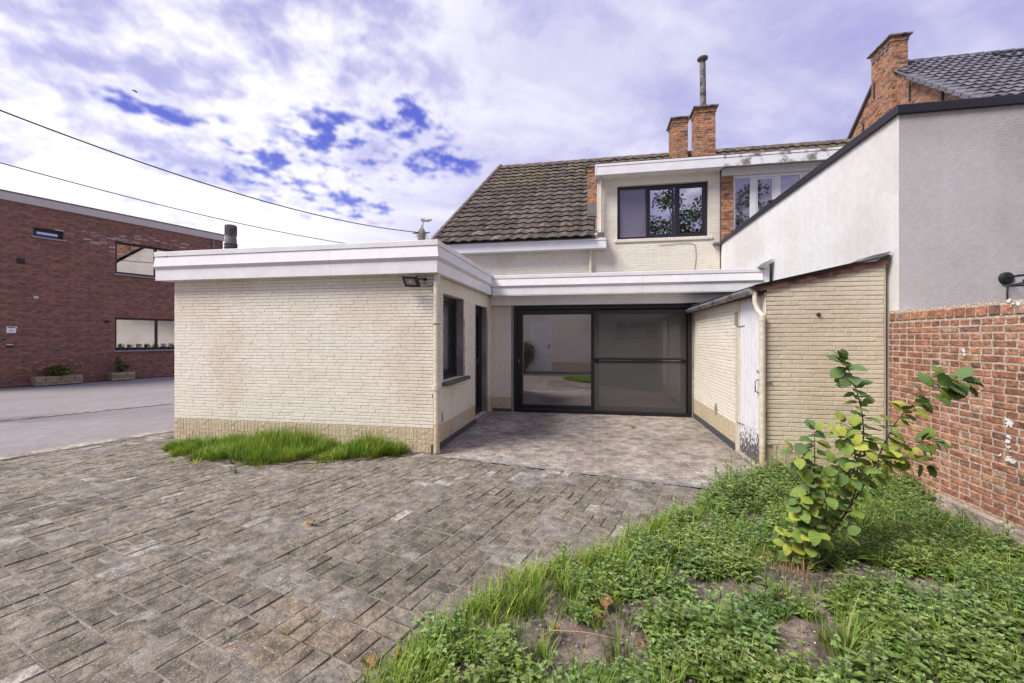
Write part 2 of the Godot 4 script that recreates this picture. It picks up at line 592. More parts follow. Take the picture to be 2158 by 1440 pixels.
	s.albedo_texture = tex.blank
	s.transparency = BaseMaterial3D.TRANSPARENCY_ALPHA
	s.albedo_color.a = 0.34
	var ls := s.duplicate() as StandardMaterial3D
	ls.resource_name = "light_screen"
	ls.albedo_color = Color(0.50, 0.48, 0.54, 0.40)
	M.light_screen = ls


# ------------------------------------------------------------------ sky: a broken cloud deck over deep blue air
const SKY_LEVEL := 0.345

func make_sky() -> ImageTexture:
	var W := 2048
	var H := 1024
	var im := Image.create(W, H, false, Image.FORMAT_RGBF)
	var big := FastNoiseLite.new()
	big.seed = 12; big.frequency = 0.55; big.fractal_octaves = 6; big.fractal_gain = 0.55
	big.domain_warp_enabled = true; big.domain_warp_amplitude = 0.5; big.domain_warp_frequency = 0.7
	var fine := FastNoiseLite.new()
	fine.seed = 44; fine.frequency = 2.6; fine.fractal_octaves = 6; fine.fractal_gain = 0.6
	fine.domain_warp_enabled = true; fine.domain_warp_amplitude = 0.18; fine.domain_warp_frequency = 2.0
	var streak := FastNoiseLite.new()
	streak.seed = 71; streak.frequency = 1.0; streak.fractal_octaves = 5
	var wisp := FastNoiseLite.new()
	wisp.seed = 90; wisp.frequency = 6.5; wisp.fractal_octaves = 5; wisp.fractal_gain = 0.6
	# gaps in the deck: azimuth, elevation, half widths (degrees)
	var gaps := [[-32.4, 23.2, 5.5, 2.8], [-24.0, 26.3, 4.5, 2.2], [-30.5, 20.9, 7.0, 1.3], [-21.3, 22.2, 5.5, 1.6], [-38.2, 20.4, 6.5, 1.4], [-33.0, 16.2, 6.0, 1.7], [-43.5, 17.9, 6.5, 1.3], [-50.0, 22.3, 5.0, 1.0], [64.0, 28.0, 7.0, 2.2], [128.0, 24.0, 9.0, 3.0], [-118.0, 27.0, 8.0, 2.4], [171.0, 38.0, 9.0, 3.0], [-150.0, 19.0, 7.0, 2.0], [30.0, 62.0, 14.0, 4.0]]
	for y in H / 2 + 1:
		var el := PI / 2 - PI * (y + 0.5) / H
		var sy := sin(el)
		var eld := rad_to_deg(el)
		for x in W:
			var az := wrapf(TAU * (x + 0.5) / W, -PI, PI)
			var d := Vector3(sin(az) * cos(el), sy, -cos(az) * cos(el))
			var p := Vector2(d.x, d.z) / (sy + 0.16)
			var n1 := big.get_noise_2d(p.x, p.y)
			var n2 := fine.get_noise_2d(p.x, p.y)
			var n3 := streak.get_noise_2d(p.x * 0.5 - p.y * 0.35, p.x * 1.4 + p.y * 2.0)
			var n4 := wisp.get_noise_2d(p.x, p.y)
			var azd := rad_to_deg(az)
			var hole := 0.0
			for g in gaps:
				var a := fposmod(azd - g[0] + 180.0, 360.0) - 180.0
				if absf(a) < g[2] * 3.0:
					var b: float = (eld - g[1]) / g[3]
					hole = maxf(hole, exp(-0.5 * (a * a / (g[2] * g[2]) + b * b)))
			# how far to the bright south-west, low down
			var a2 := fposmod(azd + 55.0 + 180.0, 360.0) - 180.0
			var glow := exp(-a2 * a2 / (2.0 * 42.0 * 42.0)) * exp(-pow((eld - 9.0) / 15.0, 2) * 0.5)
			var veil := clampf(0.15 + 0.42 * glow + 1.15 * n1 + 0.95 * n2 + 0.45 * n4 + 0.62 * glow, 0.0, 1.0)
			veil = veil * veil * (3.0 - 2.0 * veil)
			var smooth_side := smoothstep(-34.0, -6.0, azd + (eld - 30.0) * -0.6) * smoothstep(75.0, 40.0, azd)
			veil = lerpf(veil, clampf(0.12 + 0.75 * maxf(n3, 0.0) + 0.28 * n1 + 0.15 * n2 + 0.10 * n4, 0.0, 1.0), smooth_side * 0.85)
			var grey := Color(0.47, 0.465, 0.78)
			var white := Color(0.99, 0.98, 1.06)
			var cloud := grey.lerp(white, veil)
			cloud = cloud * (1.0 + 0.12 * glow)
			var open := 0.92 * smoothstep(0.40, 1.55, hole * 1.05 + 1.1 * n2 + 1.7 * n4) * smoothstep(0.08, 0.7, hole)
			var thin := smoothstep(0.15, 0.75, -n1 * 0.9 - n2 * 0.5) * 0.16
			open = clampf(maxf(open, thin * (1.0 - glow)), 0.0, 1.0)
			var air := Color(0.055, 0.10, 0.64).lerp(Color(0.20, 0.26, 0.80), smoothstep(26.0, 8.0, eld))
			var cc := cloud.lerp(air, open)
			cc = cc.lerp(Color(0.85, 0.84, 1.0), smoothstep(9.0, 1.0, eld) * 0.6)
			im.set_pixel(x, y, cc * SKY_LEVEL)
	for y in range(H / 2 + 1, H):
		im.fill_rect(Rect2i(0, y, W, 1), Color(0.16, 0.15, 0.14))
	return ImageTexture.create_from_image(im)


# ------------------------------------------------------------------ the scene
func _ready() -> void:
	rng.seed = 20240
	var cam := Camera3D.new()
	cam.name = "camera"
	cam.position = EYE
	cam.rotation.y = atan(171.0 / 902.0)
	cam.set_frustum(0.05 * 1440.0 / 902.0, Vector2(0, -0.05 * 8.0 / 902.0), 0.05, 600.0)
	add_child(cam)
	cam.current = true
	var we := WorldEnvironment.new()
	we.name = "world_environment"
	var env := Environment.new()
	var sky := Sky.new()
	var sm := PanoramaSkyMaterial.new()
	sm.panorama = make_sky()
	sky.sky_material = sm
	env.background_mode = Environment.BG_SKY
	env.sky = sky
	env.background_energy_multiplier = 1.0
	env.tonemap_mode = Environment.TONE_MAPPER_LINEAR
	env.tonemap_exposure = 2.95
	env.sdfgi_enabled = true
	env.ssao_enabled = true
	env.ssil_enabled = true
	we.environment = env
	add_child(we)
	var sun := DirectionalLight3D.new()
	sun.name = "sun"
	sun.light_color = Color(1.0, 0.978, 0.945)
	sun.light_energy = 0.5
	sun.light_angular_distance = 24.0
	sun.shadow_enabled = true
	sun.rotation = Vector3(deg_to_rad(-50), deg_to_rad(-52), 0)
	add_child(sun)
	make_materials()
	ground()
	annex()
	patio_extension()
	house()
	shed()
	white_extension()
	garden_wall()
	dormer_neighbour()
	gable_house()
	brick_house()
	garage_behind()
	fittings()
	street_things()
	bed()
	shrub()
	litter()


func tones(base: Color, spread: float, k: int, warm := 0.0) -> Array:
	var out := []
	for i in k:
		var g := 1.0 + rng.randf_range(-spread, spread)
		var w := rng.randf_range(-warm, warm)
		out.append(Color(base.r * g * (1 + w), base.g * g, base.b * g * (1 - w)))
	return out


# ------------------------------------------------------------------ ground
const BED_EDGE := [Vector2(-1.62, 1.4), Vector2(-1.30, -0.6), Vector2(-1.05, -1.76), Vector2(-0.93, -2.07), Vector2(-0.70, -2.51), Vector2(-0.42, -2.83), Vector2(0.05, -3.20), Vector2(0.48, -3.80), Vector2(1.0, -4.28), Vector2(1.40, -4.96), Vector2(1.86, -5.28)]

func kerb_x(z: float) -> float:
	return -7.378 - 0.325 * (z + 4.117)

func yard_line(x: float) -> float:   # where the yard pavers meet the finer paving of the court
	return -5.33 + (x + 2.04) * 0.2

func flat_sheet(poly: Array, y: float) -> ArrayMesh:
	var b := MB.new()
	var p2 := PackedVector2Array(poly)
	var t := Geometry2D.triangulate_polygon(p2)
	for k in range(0, t.size(), 3):
		var a := Vector3(p2[t[k]].x, y, p2[t[k]].y)
		var c := Vector3(p2[t[k + 1]].x, y, p2[t[k + 1]].y)
		var d := Vector3(p2[t[k + 2]].x, y, p2[t[k + 2]].y)
		if (c - a).cross(d - a).y > 0: b.tri(a, c, d)
		else: b.tri(a, d, c)
	return b.mesh()

# a sheet of heights on a grid, smooth, left out where all four corners lie below lowest
func height_sheet(x0: float, z0: float, st: float, nx: int, nz: int, height: Callable, lowest: float) -> ArrayMesh:
	var b := MB.new()
	for j in nz + 1:
		for i in nx + 1:
			var x := x0 + i * st
			var z := z0 + j * st
			b.vert(Vector3(x, height.call(x, z), z), UP)
	var grid := b.v
	for j in nz + 1:
		for i in nx + 1:
			var k := j * (nx + 1) + i
			var l := grid[k - 1] if i > 0 else grid[k]
			var r := grid[k + 1] if i < nx else grid[k]
			var f := grid[k - nx - 1] if j > 0 else grid[k]
			var n := grid[k + nx + 1] if j < nz else grid[k]
			b.n[k] = Vector3((l.y - r.y) / (2 * st), 1, (f.y - n.y) / (2 * st)).normalized()
	for j in nz:
		for i in nx:
			var k := j * (nx + 1) + i
			if minf(minf(grid[k].y, grid[k + 1].y), minf(grid[k + nx + 1].y, grid[k + nx + 2].y)) < lowest: continue
			b.idx.append_array([k, k + 1, k + nx + 1, k + 1, k + nx + 2, k + nx + 1])
	return b.mesh()

func ground() -> void:
	var b := MB.new()
	b.quad(Vector3(-300, -0.14, 300), Vector3(300, -0.14, 300), Vector3(300, -0.14, -300), Vector3(-300, -0.14, -300))
	struct("ground", b.mesh(), M.earth)
	# the side street: asphalt between the kerb and the far pavement
	var near := func(z: float, off: float) -> Vector2: return Vector2(kerb_x(z) - off, z)
	var far := func(z: float) -> Vector2: return Vector2(-11.003 - 0.48 * (z + 6.139), z)
	struct("street", flat_sheet([near.call(14.0, 0.0), near.call(-40.0, 0.0), Vector2(2.3, -40), Vector2(-2.0, -27), far.call(-14.0), far.call(-6.139), far.call(14.0)], -0.030), M.asphalt)
	# pale concrete gutter strip along the near edge, in lengths
	var kerb := Node3D.new()
	kerb.name = "kerb"
	kerb.set_meta("kind", "structure")
	add_child(kerb)
	var z := 3.0
	while z > -14.0:
		var k := MB.new()
		var u := Vector3(0.309, 0, -0.951)
		var n := Vector3(0.951, 0, 0.309)
		var m := Vector3(kerb_x(z) - 0.10, -0.03 + rng.randf_range(-0.004, 0.004), z)
		k.obox(m, n, UP, -u, Vector3(0.11 + rng.randf_range(-0.01, 0.01), 0.045, 0.49), 0.012)
		part("kerb_stone", k.mesh(), M.pale_kerb, kerb)
		z -= 0.95
	# far pavement up to the brick house, and its pale edging
	var wall := func(s: float) -> Vector2: return Vector2(-17.361 + STREET.x * s, -12.52 + STREET.z * s)
	struct("pavement", flat_sheet([far.call(14.0), far.call(-6.139), far.call(-14.0), Vector2(-4.0, -30), wall.call(30), wall.call(-30)], -0.022), M.asphalt)
	var fe := MB.new()
	for k in 14:
		var z0 := 2.0 - k * 1.2
		var p: Vector2 = far.call(z0)
		var q: Vector2 = far.call(z0 - 1.17)
		var d := Vector3(q.x - p.x, 0, q.y - p.y)
		var dn := d.normalized()
		fe.obox(Vector3(p.x, -0.03, p.y) + d / 2, Vector3(-dn.z, 0, dn.x), UP, -dn, Vector3(0.07, 0.018, d.length() / 2), 0.006)
	struct("pavement_edging", fe.mesh(), M.pale_kerb)
	# two slim inspection covers in the far pavement
	# yard: sand bed, then basket-weave pavers, laid square to the street
	var yard_poly := PackedVector2Array([Vector2(kerb_x(1.5) + 0.02, 1.5), Vector2(kerb_x(-9.0) + 0.02, -9.0), Vector2(-5.28, -9.0), Vector2(-6.27, -5.44), Vector2(-2.10, -5.44), Vector2(-2.04, yard_line(-2.04)), Vector2(1.93, yard_line(1.93)), Vector2(1.93, -5.30)])
	var sandpoly := yard_poly.duplicate()
	for k in range(BED_EDGE.size() - 1, -1, -1): yard_poly.append(BED_EDGE[k])
	sandpoly.append_array([Vector2(3.15, -5.30), Vector2(3.15, 1.5)])
	struct("yard_bedding", flat_sheet(Array(sandpoly), -0.032), M.joint_sand)
	var drift := FastNoiseLite.new()
	drift.seed = 27; drift.frequency = 0.9; drift.fractal_octaves = 5; drift.fractal_gain = 0.6
	struct("joint_sand", height_sheet(-8.2, -5.44, 0.03, 340, 145, func(x, z): return minf(-0.0070 + 0.017 * drift.get_noise_2d(x * 1.6, z * 1.6), 0.0015) + 0.002 * drift.get_noise_2d(x * 17.0, z * 17.0) if Geometry2D.is_point_in_polygon(Vector2(x, z), sandpoly) else -0.2, -0.1), M.joint_sand)
	var yard := Node3D.new()
	yard.name = "yard_paving"
	yard.set_meta("kind", "structure")
	add_child(yard)
	var tn := []
	for k in 6: tn.append(Color(0.62, 0.592, 0.52) * (0.88 + 0.045 * k))
	for k in 2: tn.append(Color(0.98, 0.96, 0.94) * (1.0 + 0.12 * k))
	for k in 3: tn.append(Color(0.72, 0.64, 0.52) * (0.85 + 0.08 * k))
	var stones := brick_set(0.215, 0.105, 0.045, tn, 0.0055, 0.0035)
	var list := []
	var blot := FastNoiseLite.new()
	blot.seed = 5; blot.frequency = 0.55; blot.fractal_octaves = 4
	var su := STREET
	var sn := ACROSS
	for i in range(-60, 60):
		for j in range(-60, 60):
			for k in 2:
				var across_way := (i + j) % 2 == 0
				var o := Vector3(-1.5, 0, -3.0) + su * (i * 0.222) + sn * (j * 0.222)
				var off := (k - 0.5) * 0.1105
				var m := o + (su * off if across_way else sn * off)
				if -m.z * 0.9826 - m.x * 0.1857 < 1.35: continue
				if not Geometry2D.is_point_in_polygon(Vector2(m.x, m.z), yard_poly): continue
				var edge := m.x - kerb_x(m.z)
				var t := clampf(0.5 + 0.95 * blot.get_noise_2d(m.x, m.z) + rng.randf_range(-0.3, 0.3), 0.0, 0.999)
				var pick := int(t * 6.0)
				if blot.get_noise_2d(m.x * 1.7 + 40.0, m.z * 1.7) > 0.30 and rng.randf() < 0.5: pick = 6 + rng.randi() % 2
				if Vector2(m.x + 1.45, m.z + 2.05).length() < 0.22 + rng.randf() * 0.22: pick = 8 + rng.randi() % 3
				if edge < 0.45 and m.z < -4.6 and rng.randf() < 0.3: pick = 7
				var lx := sn if across_way else su
				var ly := -su if across_way else sn   # lx cross ly = up
				var tilt := Vector3(rng.randf_range(-1, 1), 0, rng.randf_range(-1, 1)) * 0.013
				var up := (UP + tilt).normalized()
				lx = (lx - up * lx.dot(up)).normalized()
				lx = (lx + ly * rng.randf_range(-0.014, 0.014)).normalized()
				ly = up.cross(lx)
				m += Vector3(rng.randf_range(-0.003, 0.003), 0, rng.randf_range(-0.003, 0.003))
				var sc := 1.0 - rng.randf() * 0.02
				list.append({"xf": Transform3D(Basis(lx * sc, ly * sc, up), m + UP * (-0.047 + rng.randf_range(-0.004, 0.004))), "mesh": stones[pick], "d": 0.0})
	place(yard, list, 300, "paver", "paver_field", M.paver)
	# court before the sliding door: small bricks in running bond, joints nearly full
	var court := Node3D.new()
	court.name = "court_paving"
	court.set_meta("kind", "structure")
	add_child(court)
	part("court_bedding", flat_sheet([Vector2(-2.11, yard_line(-2.11)), Vector2(-2.11, -8.85), Vector2(1.93, -8.85), Vector2(1.93, yard_line(1.93))], -0.0022), M.yard_joint, court)
	tn = []
	for k in 6: tn.append(Color(0.90, 0.855, 0.81) * (0.95 + 0.02 * k))
	for k in 2: tn.append(Color(1.1, 1.06, 1.03))
	stones = brick_set(0.205, 0.098, 0.022, tn, 0.003, 0.002)
	list = []
	for r in 42:
		var z2 := -8.80 + r * 0.102
		var x := -2.11 - (r % 2) * 0.105
		while x < 1.93:
			var a := maxf(x, -2.105)
			var c := minf(x + 0.208, 1.925)
			x += 0.210
			var m := Vector3((a + c) / 2, 0, z2)
			if c - a < 0.03 or z2 > yard_line(m.x) - 0.05: continue
			var nn := blot.get_noise_2d(m.x * 1.3 + 9.0, m.z * 1.3)
			var pick := rng.randi() % 6
			if nn > 0.22 and rng.randf() < 0.6: pick = 6
			var up := (UP + Vector3(rng.randf_range(-1, 1), 0, rng.randf_range(-1, 1)) * 0.003).normalized()
			var ex := (EX - up * up.x).normalized()
			list.append({"xf": Transform3D(Basis(ex * ((c - a) / 0.206), up.cross(ex), up), m + UP * (-0.0218 + rng.randf_range(-0.0008, 0.0008))), "mesh": stones[pick], "d": 0.0})
	place(court, list, 300, "paving_brick", "paving_brick_field", M.yard_brick)


# ------------------------------------------------------------------ fascia of the flat roofs
# a stepped board along a line: profile in (outwards, height), swept between two mitred ends
func fascia(parent: Node, a: Vector3, b: Vector3, out: Vector3, top: float, bottom: float, mitre_a: float, mitre_b: float) -> void:
	var h := top - bottom
	var bands := [["lower_board", 0.0, 0.37, 0.0, 0.0, M.white_trim], ["ledge", 0.372, 0.49, 0.045, 0.0, M.ledge_trim], ["upper_board", 0.492, 0.83, 0.0, 0.0, M.white_trim], ["cap", 0.836, 1.0, 0.028, 0.022, M.white_trim]]
	var along := (b - a).normalized()
	var L := (b - a).length()
	# butt joints every three metres leave a hairline between boards
	for d in bands:
		var cuts := [0.0]
		var s := 2.9 if d[0] != "cap" else 2.1
		while s < L - 0.5:
			cuts.append(s)
			s += 2.9
		cuts.append(L)
		for k in cuts.size() - 1:
			var m := MB.new()
			var y0: float = bottom + h * d[1]
			var y1: float = bottom + h * d[2]
			var s0: float = cuts[k] + (0.0015 if k > 0 else 0.0)
			var s1: float = cuts[k + 1] - (0.0015 if k < cuts.size() - 2 else 0.0)
			var e0 := mitre_a if k == 0 else 0.0
			var e1 := mitre_b if k == cuts.size() - 2 else 0.0
			var at := func(s2: float, o: float, y: float, e: float, sg: float) -> Vector3: return Vector3(a.x, y, a.z) + along * (s2 + sg * e * o) + out * o
			# outer profile from bottom to top: (out, y); boards are 20 mm thick
			var prof := [Vector2(-0.02, y0), Vector2(d[3] * 0.0 + 0.0, y0), Vector2(d[4], y1), Vector2(-0.02, y1)]
			if d[0] == "ledge": prof = [Vector2(-0.02, y0), Vector2(0.002, y0), Vector2(0.030, y1 - 0.006), Vector2(0.030, y1), Vector2(-0.02, y1)]
			if d[0] == "upper_board": prof = [Vector2(-0.02, y0), Vector2(0.026, y0), Vector2(0.004, y1), Vector2(-0.02, y1)]
			if d[0] == "cap": prof = [Vector2(-0.02, y0), Vector2(0.016, y0), Vector2(0.018, y1 - 0.006), Vector2(0.010, y1), Vector2(-0.22, y1 - 0.004), Vector2(-0.22, y0)]
			var n := prof.size()
			for i in n:
				var p: Vector2 = prof[i]
				var q: Vector2 = prof[(i + 1) % n]
				m.quad(at.call(s0, p.x, p.y, e0, -1.0), at.call(s1, p.x, p.y, e1, 1.0), at.call(s1, q.x, q.y, e1, 1.0), at.call(s0, q.x, q.y, e0, -1.0))
			for i in range(1, n - 1):
				m.tri(at.call(s0, prof[0].x, prof[0].y, e0, -1.0), at.call(s0, prof[i].x, prof[i].y, e0, -1.0), at.call(s0, prof[i + 1].x, prof[i + 1].y, e0, -1.0))
				m.tri(at.call(s1, prof[0].x, prof[0].y, e1, 1.0), at.call(s1, prof[i + 1].x, prof[i + 1].y, e1, 1.0), at.call(s1, prof[i].x, prof[i].y, e1, 1.0))
			part(d[0], m.mesh(), d[5], parent)


# ------------------------------------------------------------------ front extension with the flat roof
const AL := Vector3(-6.265, 0, -5.45)   # its left front corner
const AR := Vector3(-2.11, 0, -5.45)

func annex() -> void:
	var t := thing("flat_roofed_extension", "cream painted brick extension with wide white fascia and black framed side window, nearest the street", "extension", Vector3(-4.2, 0, -7.0))
	var cl := tones(Color(1, 1, 1), 0.05, 8, 0.012)
	var bl := brick_set(0.205, 0.0405, 0.007, cl, 0.003, 0.0014)
	var bh := brick_set(0.098, 0.0405, 0.007, cl, 0.003, 0.0014)
	var sold := brick_set(0.053, 0.165, 0.0035, cl, 0.003, 0.002)
	var W := AR.x - AL.x
	var wall := part("front_wall", slab(AL, EX, EZ, W, 2.46, 0.25).mesh(), M.cream_joint, t)
	var plinth := part("plinth", slab(AL + EZ * 0.008, EX, EZ, W, 0.328, 0.2).mesh(), M.plinth_joint, t)
	var list := []
	lay(list, AL + UP * 0.331, EX, EZ, W, 2.09, bl, bh, 0.205, 0.098, 0.0455, 0.0004, "wild", [], null, 0.0016)
	place(wall, list, 190, "brick", "brickwork", M.cream_paint)
	list = []
	soldiers(list, AL + EZ * 0.008, EX, EZ, W, sold)
	place(plinth, list, 120, "brick", "brickwork", M.plinth_paint)
	# right-hand wall, facing the court
	var holes := [Rect2(0.37, 0.915, 1.0, 1.27), Rect2(2.07, 0.06, 0.87, 2.11)]
	var D := 3.35
	var side := part("side_wall", slab(AR, -EZ, EX, D, 2.46, 0.28, holes).mesh(), M.cream_joint, t)
	list = []
	lay(list, AR + UP * 0.331, -EZ, EX, D, 1.85, bl, bh, 0.205, 0.098, 0.0455, 0.0004, "wild", shift_holes(holes, 0.331), null, 0.0016)
	place(side, list, 100, "brick", "brickwork", M.cream_paint)
	list = []
	# a band of soldier bricks over the openings
	soldiers(list, AR + UP * 2.185, -EZ, EX, D, brick_set(0.048, 0.21, 0.006, cl, 0.0045, 0.002), 0.21, 1)
	place(side, list, 0, "brick", "soldier_course", M.cream_paint)
	var sp := part("plinth", slab(AR + EX * 0.006, -EZ, EX, 2.06, 0.30, 0.2).mesh(), M.plinth_joint, t)
	list = []
	soldiers(list, AR + EX * 0.006, -EZ, EX, 2.05, sold, 0.165, 2, 0.30)
	place(sp, list, 40, "brick", "brickwork", M.plinth_paint)
	part("kick_strip", slab(AR + EX * 0.022, -EZ, EX, 2.06, 0.085, 0.02).mesh(), M.kick, t)
	part("bare_plaster_patch", blob_patch(AR + EX * 0.0145 - EZ * 1.0 + UP * 0.2, -EZ, EX, 0.30, 0.09, 3), M.grey_render, t)
	# other walls, roof
	var lb := AL + STREET * 6.2
	var lw := MB.new()
	lw.quad(lb, AL, AL + UP * 2.46, lb + UP * 2.46)
	lw.quad(AL + EX * 0.25, lb + EX * 0.25, lb + EX * 0.25 + UP * 2.46, AL + EX * 0.25 + UP * 2.46)
	var sw := part("street_wall", lw.mesh(), M.cream_joint, t)
	list = []
	lay(list, lb + UP * 0.331, -STREET, -ACROSS, 6.2, 2.09, bl, bh, 0.205, 0.098, 0.0455, 0.0004, "wild", [], null, 0.0016)
	place(sw, list, 0, "brick", "brickwork", M.cream_paint)
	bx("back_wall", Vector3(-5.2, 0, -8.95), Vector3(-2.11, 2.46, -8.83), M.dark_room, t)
	bx("floor", Vector3(-5.9, -0.05, -8.83), Vector3(-2.38, 0.03, -5.72), M.pale_floor, t)
	var rf := MB.new()
	rf.prism([Vector3(-6.36, 2.42, -5.32), Vector3(-2.02, 2.42, -5.32), Vector3(-2.02, 2.42, -11.5), Vector3(-4.45, 2.42, -11.5)], UP * 0.36)
	part("roof_deck", rf.mesh(), M.lead, t)
	fascia(t, Vector3(-6.44, 0, -5.30), Vector3(-2.0, 0, -5.30), EZ, 2.83, 2.405, 0.3, 1.0)
	fascia(t, Vector3(-2.0, 0, -5.30), Vector3(-2.0, 0, -8.36), EX, 2.83, 2.405, 1.0, -0.2)
	var le := Vector3(-6.44, 0, -5.30)
	fascia(t, le + STREET * 6.0, le, -ACROSS, 2.83, 2.405, 0.0, 0.2)
	bx("soffit", Vector3(-6.36, 2.406, -5.44), Vector3(-2.03, 2.418, -5.32), M.white_trim, t)
	bx("soffit", Vector3(-2.10, 2.407, -8.34), Vector3(-2.02, 2.419, -5.45), M.white_trim, t)
	# window in the side wall
	window_unit(t, AR, -EZ, EX, holes[0], 0.12, 0.075, [], M.black_frame, M.glass, true)
	var sl := MB.new()
	sl.obox(AR + EX * 0.015 - EZ * 0.90 + UP * 0.888, -EZ, UP, EX, Vector3(0.58, 0.026, 0.075), 0.004)
	part("window_sill", sl.mesh(), M.stone_sill, t)
	for s in [[0.37, 0.915, 1.27, 1], [1.37, 0.915, 1.27, -1], [2.94, 0.06, 2.11, -1]]:
		var rv := MB.new()
		var p: Vector3 = AR - EZ * s[0] + UP * s[1]
		rv.obox(p - EX * 0.07 + UP * s[2] / 2 - EZ * 0.003 * s[3], -EZ, UP, EX, Vector3(0.003, s[2] / 2, 0.07))
		part("cement_reveal", rv.mesh(), M.cement, t)
	# ragged cement left where the frames were set
	part("cement_patch", ragged(AR + EX * 0.0085 - EZ * 1.375 + UP * 0.93, -EZ, EX, 0.05, 0.95, 7), M.cement, t)
	part("cement_patch", ragged(AR + EX * 0.0085 - EZ * 2.945 + UP * 0.06, -EZ, EX, 0.09, 2.0, 8), M.cement, t)
	part("cement_patch", ragged(AR + EX * 0.0085 - EZ * 0.30 + UP * 0.35, -EZ, EX, 0.07, 0.16, 9), M.cement, t)
	# glazed side door
	var dr := Node3D.new()
	dr.name = "side_door"
	t.add_child(dr)
	dr.position = -gpos(t) + Vector3(-2.2, 0.06, -7.9)
	var o := AR - EX * 0.10 - EZ * 2.07 + UP * 0.06
	var f := frame_bars(o, -EZ, EX, 0.87, 2.11, 0.09, 0.07)
	part("frame", f.mesh(), M.black_frame, dr)
	f = frame_bars(o - EX * 0.012 - EZ * 0.09 + UP * 0.05, -EZ, EX, 0.69, 1.97, 0.085, 0.05)
	f.obox(o - EX * 0.035 - EZ * 0.435 + UP * 1.02, -EZ, UP, EX, Vector3(0.27, 0.06, 0.025), 0.004)
	part("door_leaf", f.mesh(), M.black_frame, dr)
	pane(dr, o - EX * 0.04 - EZ * 0.17 + UP * 1.07, -EZ, EX, 0.53, 0.86, M.glass)
	var pn := MB.new()
	pn.obox(o - EX * 0.04 - EZ * 0.435 + UP * 0.55, -EZ, UP, EX, Vector3(0.27, 0.43, 0.008))
	part("door_panel", pn.mesh(), M.black_frame, dr)
	bx("door_step", Vector3(-2.32, 0.0, -8.46), Vector3(-2.02, 0.055, -7.50), M.cement, t, 0.01)
	bx("curtain", Vector3(-2.36, 0.95, -6.9), Vector3(-2.34, 2.2, -6.3), M.curtain, t)
	# rain pipe on the corner
	var dp := Node3D.new()
	dp.name = "downpipe"
	t.add_child(dp)
	dp.position = -gpos(t) + Vector3(-2.05, 0, -5.4)
	pipe("pipe_length", [Vector3(-2.050, 2.41, -5.42), Vector3(-2.050, 0.88, -5.42)], 0.045, M.pipe_paint, dp, -1, 16)
	pipe("pipe_length", [Vector3(-2.050, 0.90, -5.42), Vector3(-2.050, 0.40, -5.42)], 0.041, M.pipe_paint, dp, -1, 16)
	pipe("pipe_length", [Vector3(-2.050, 0.40, -5.42), Vector3(-2.050, 0.015, -5.42)], 0.0412, M.plinth_paint, dp, -1, 16)
	pipe("pipe_collar", [Vector3(-2.050, 0.93, -5.42), Vector3(-2.050, 0.855, -5.42)], 0.052, M.pipe_paint, dp, -1, 16)
	pipe("pipe_clip", [Vector3(-2.095, 1.74, -5.44), Vector3(-2.095, 1.74, -5.375), Vector3(-2.03, 1.74, -5.368), Vector3(-1.998, 1.745, -5.40)], 0.007, M.straw, dp, -1, 6)
	bx("corner_stone", Vector3(-2.135, 0.0, -5.455), Vector3(-2.095, 0.12, -5.425), M.kick, t)
	# roof vent
	var vp := MB.new()
	var at := Vector3(-5.61, 2.7, -5.80)
	vp.lathe([Vector2(0.085, 0), Vector2(0.088, 0.30), Vector2(0.074, 0.47), Vector2(0.074, 0.62), Vector2(0.0, 0.63)], 20, at)
	var vent := part("roof_vent", vp.mesh(), M.flue_grey, t)
	for k in 3:
		var rg := MB.new()
		rg.lathe([Vector2(0.08, -0.008), Vector2(0.096, -0.004), Vector2(0.096, 0.008), Vector2(0.08, 0.014)], 20, at + UP * (0.22 + k * 0.045))
		part("ring", rg.mesh(), M.black_plastic, vent)
	var fins := MB.new()
	for k in 16:
		var a := TAU * k / 16
		var r := Vector3(cos(a), 0, sin(a))
		fins.obox(at + r * 0.078 + UP * 0.535, UP.cross(r), UP, r, Vector3(0.004, 0.075, 0.006))
	part("fins", fins.mesh(), M.flue_grey, vent)

func shift_holes(holes: Array, dy: float) -> Array:
	var out := []
	for h in holes: out.append(Rect2(h.position - Vector2(0, dy), h.size))
	return out

# soldier bricks: uprights side by side
func soldiers(list: Array, o: Vector3, u: Vector3, n: Vector3, W: float, pool: Array, h := 0.165, rows := 2, top := 0.328) -> void:
	for r in rows:
		var x := 0.0
		while x + 0.05 < W:
			var w := rng.randf_range(0.05, 0.064) if rows > 1 else 0.0555
			var m := o + u * (x + w / 2) + UP * (h / 2 + r * h) + n * rng.randf_range(-0.002, 0.001)
			var tall := 0.165 if rows > 1 else h
			list.append({"xf": Transform3D(Basis(u * ((w - 0.007) / (0.052 if rows > 1 else 0.048)), UP * ((h - 0.006) / tall) * (top / (h * rows) if rows > 1 else 1.0), n), m), "mesh": pool[rng.randi() % pool.size()], "d": 0.0})
			x += w

# an irregular thin patch lying on a face
func blob_patch(o: Vector3, u: Vector3, n: Vector3, w: float, h: float, seed_: int) -> ArrayMesh:
	var r := RandomNumberGenerator.new()
	r.seed = seed_
	var poly := []
	for k in 22:
		var a := TAU * k / 22
		var q := r.randf_range(0.65, 1.0)
		poly.append(o + u * cos(a) * w * q + UP * sin(a) * h * q)
	var b := MB.new()
	b.prism(poly, -n * 0.003)
	return b.mesh()

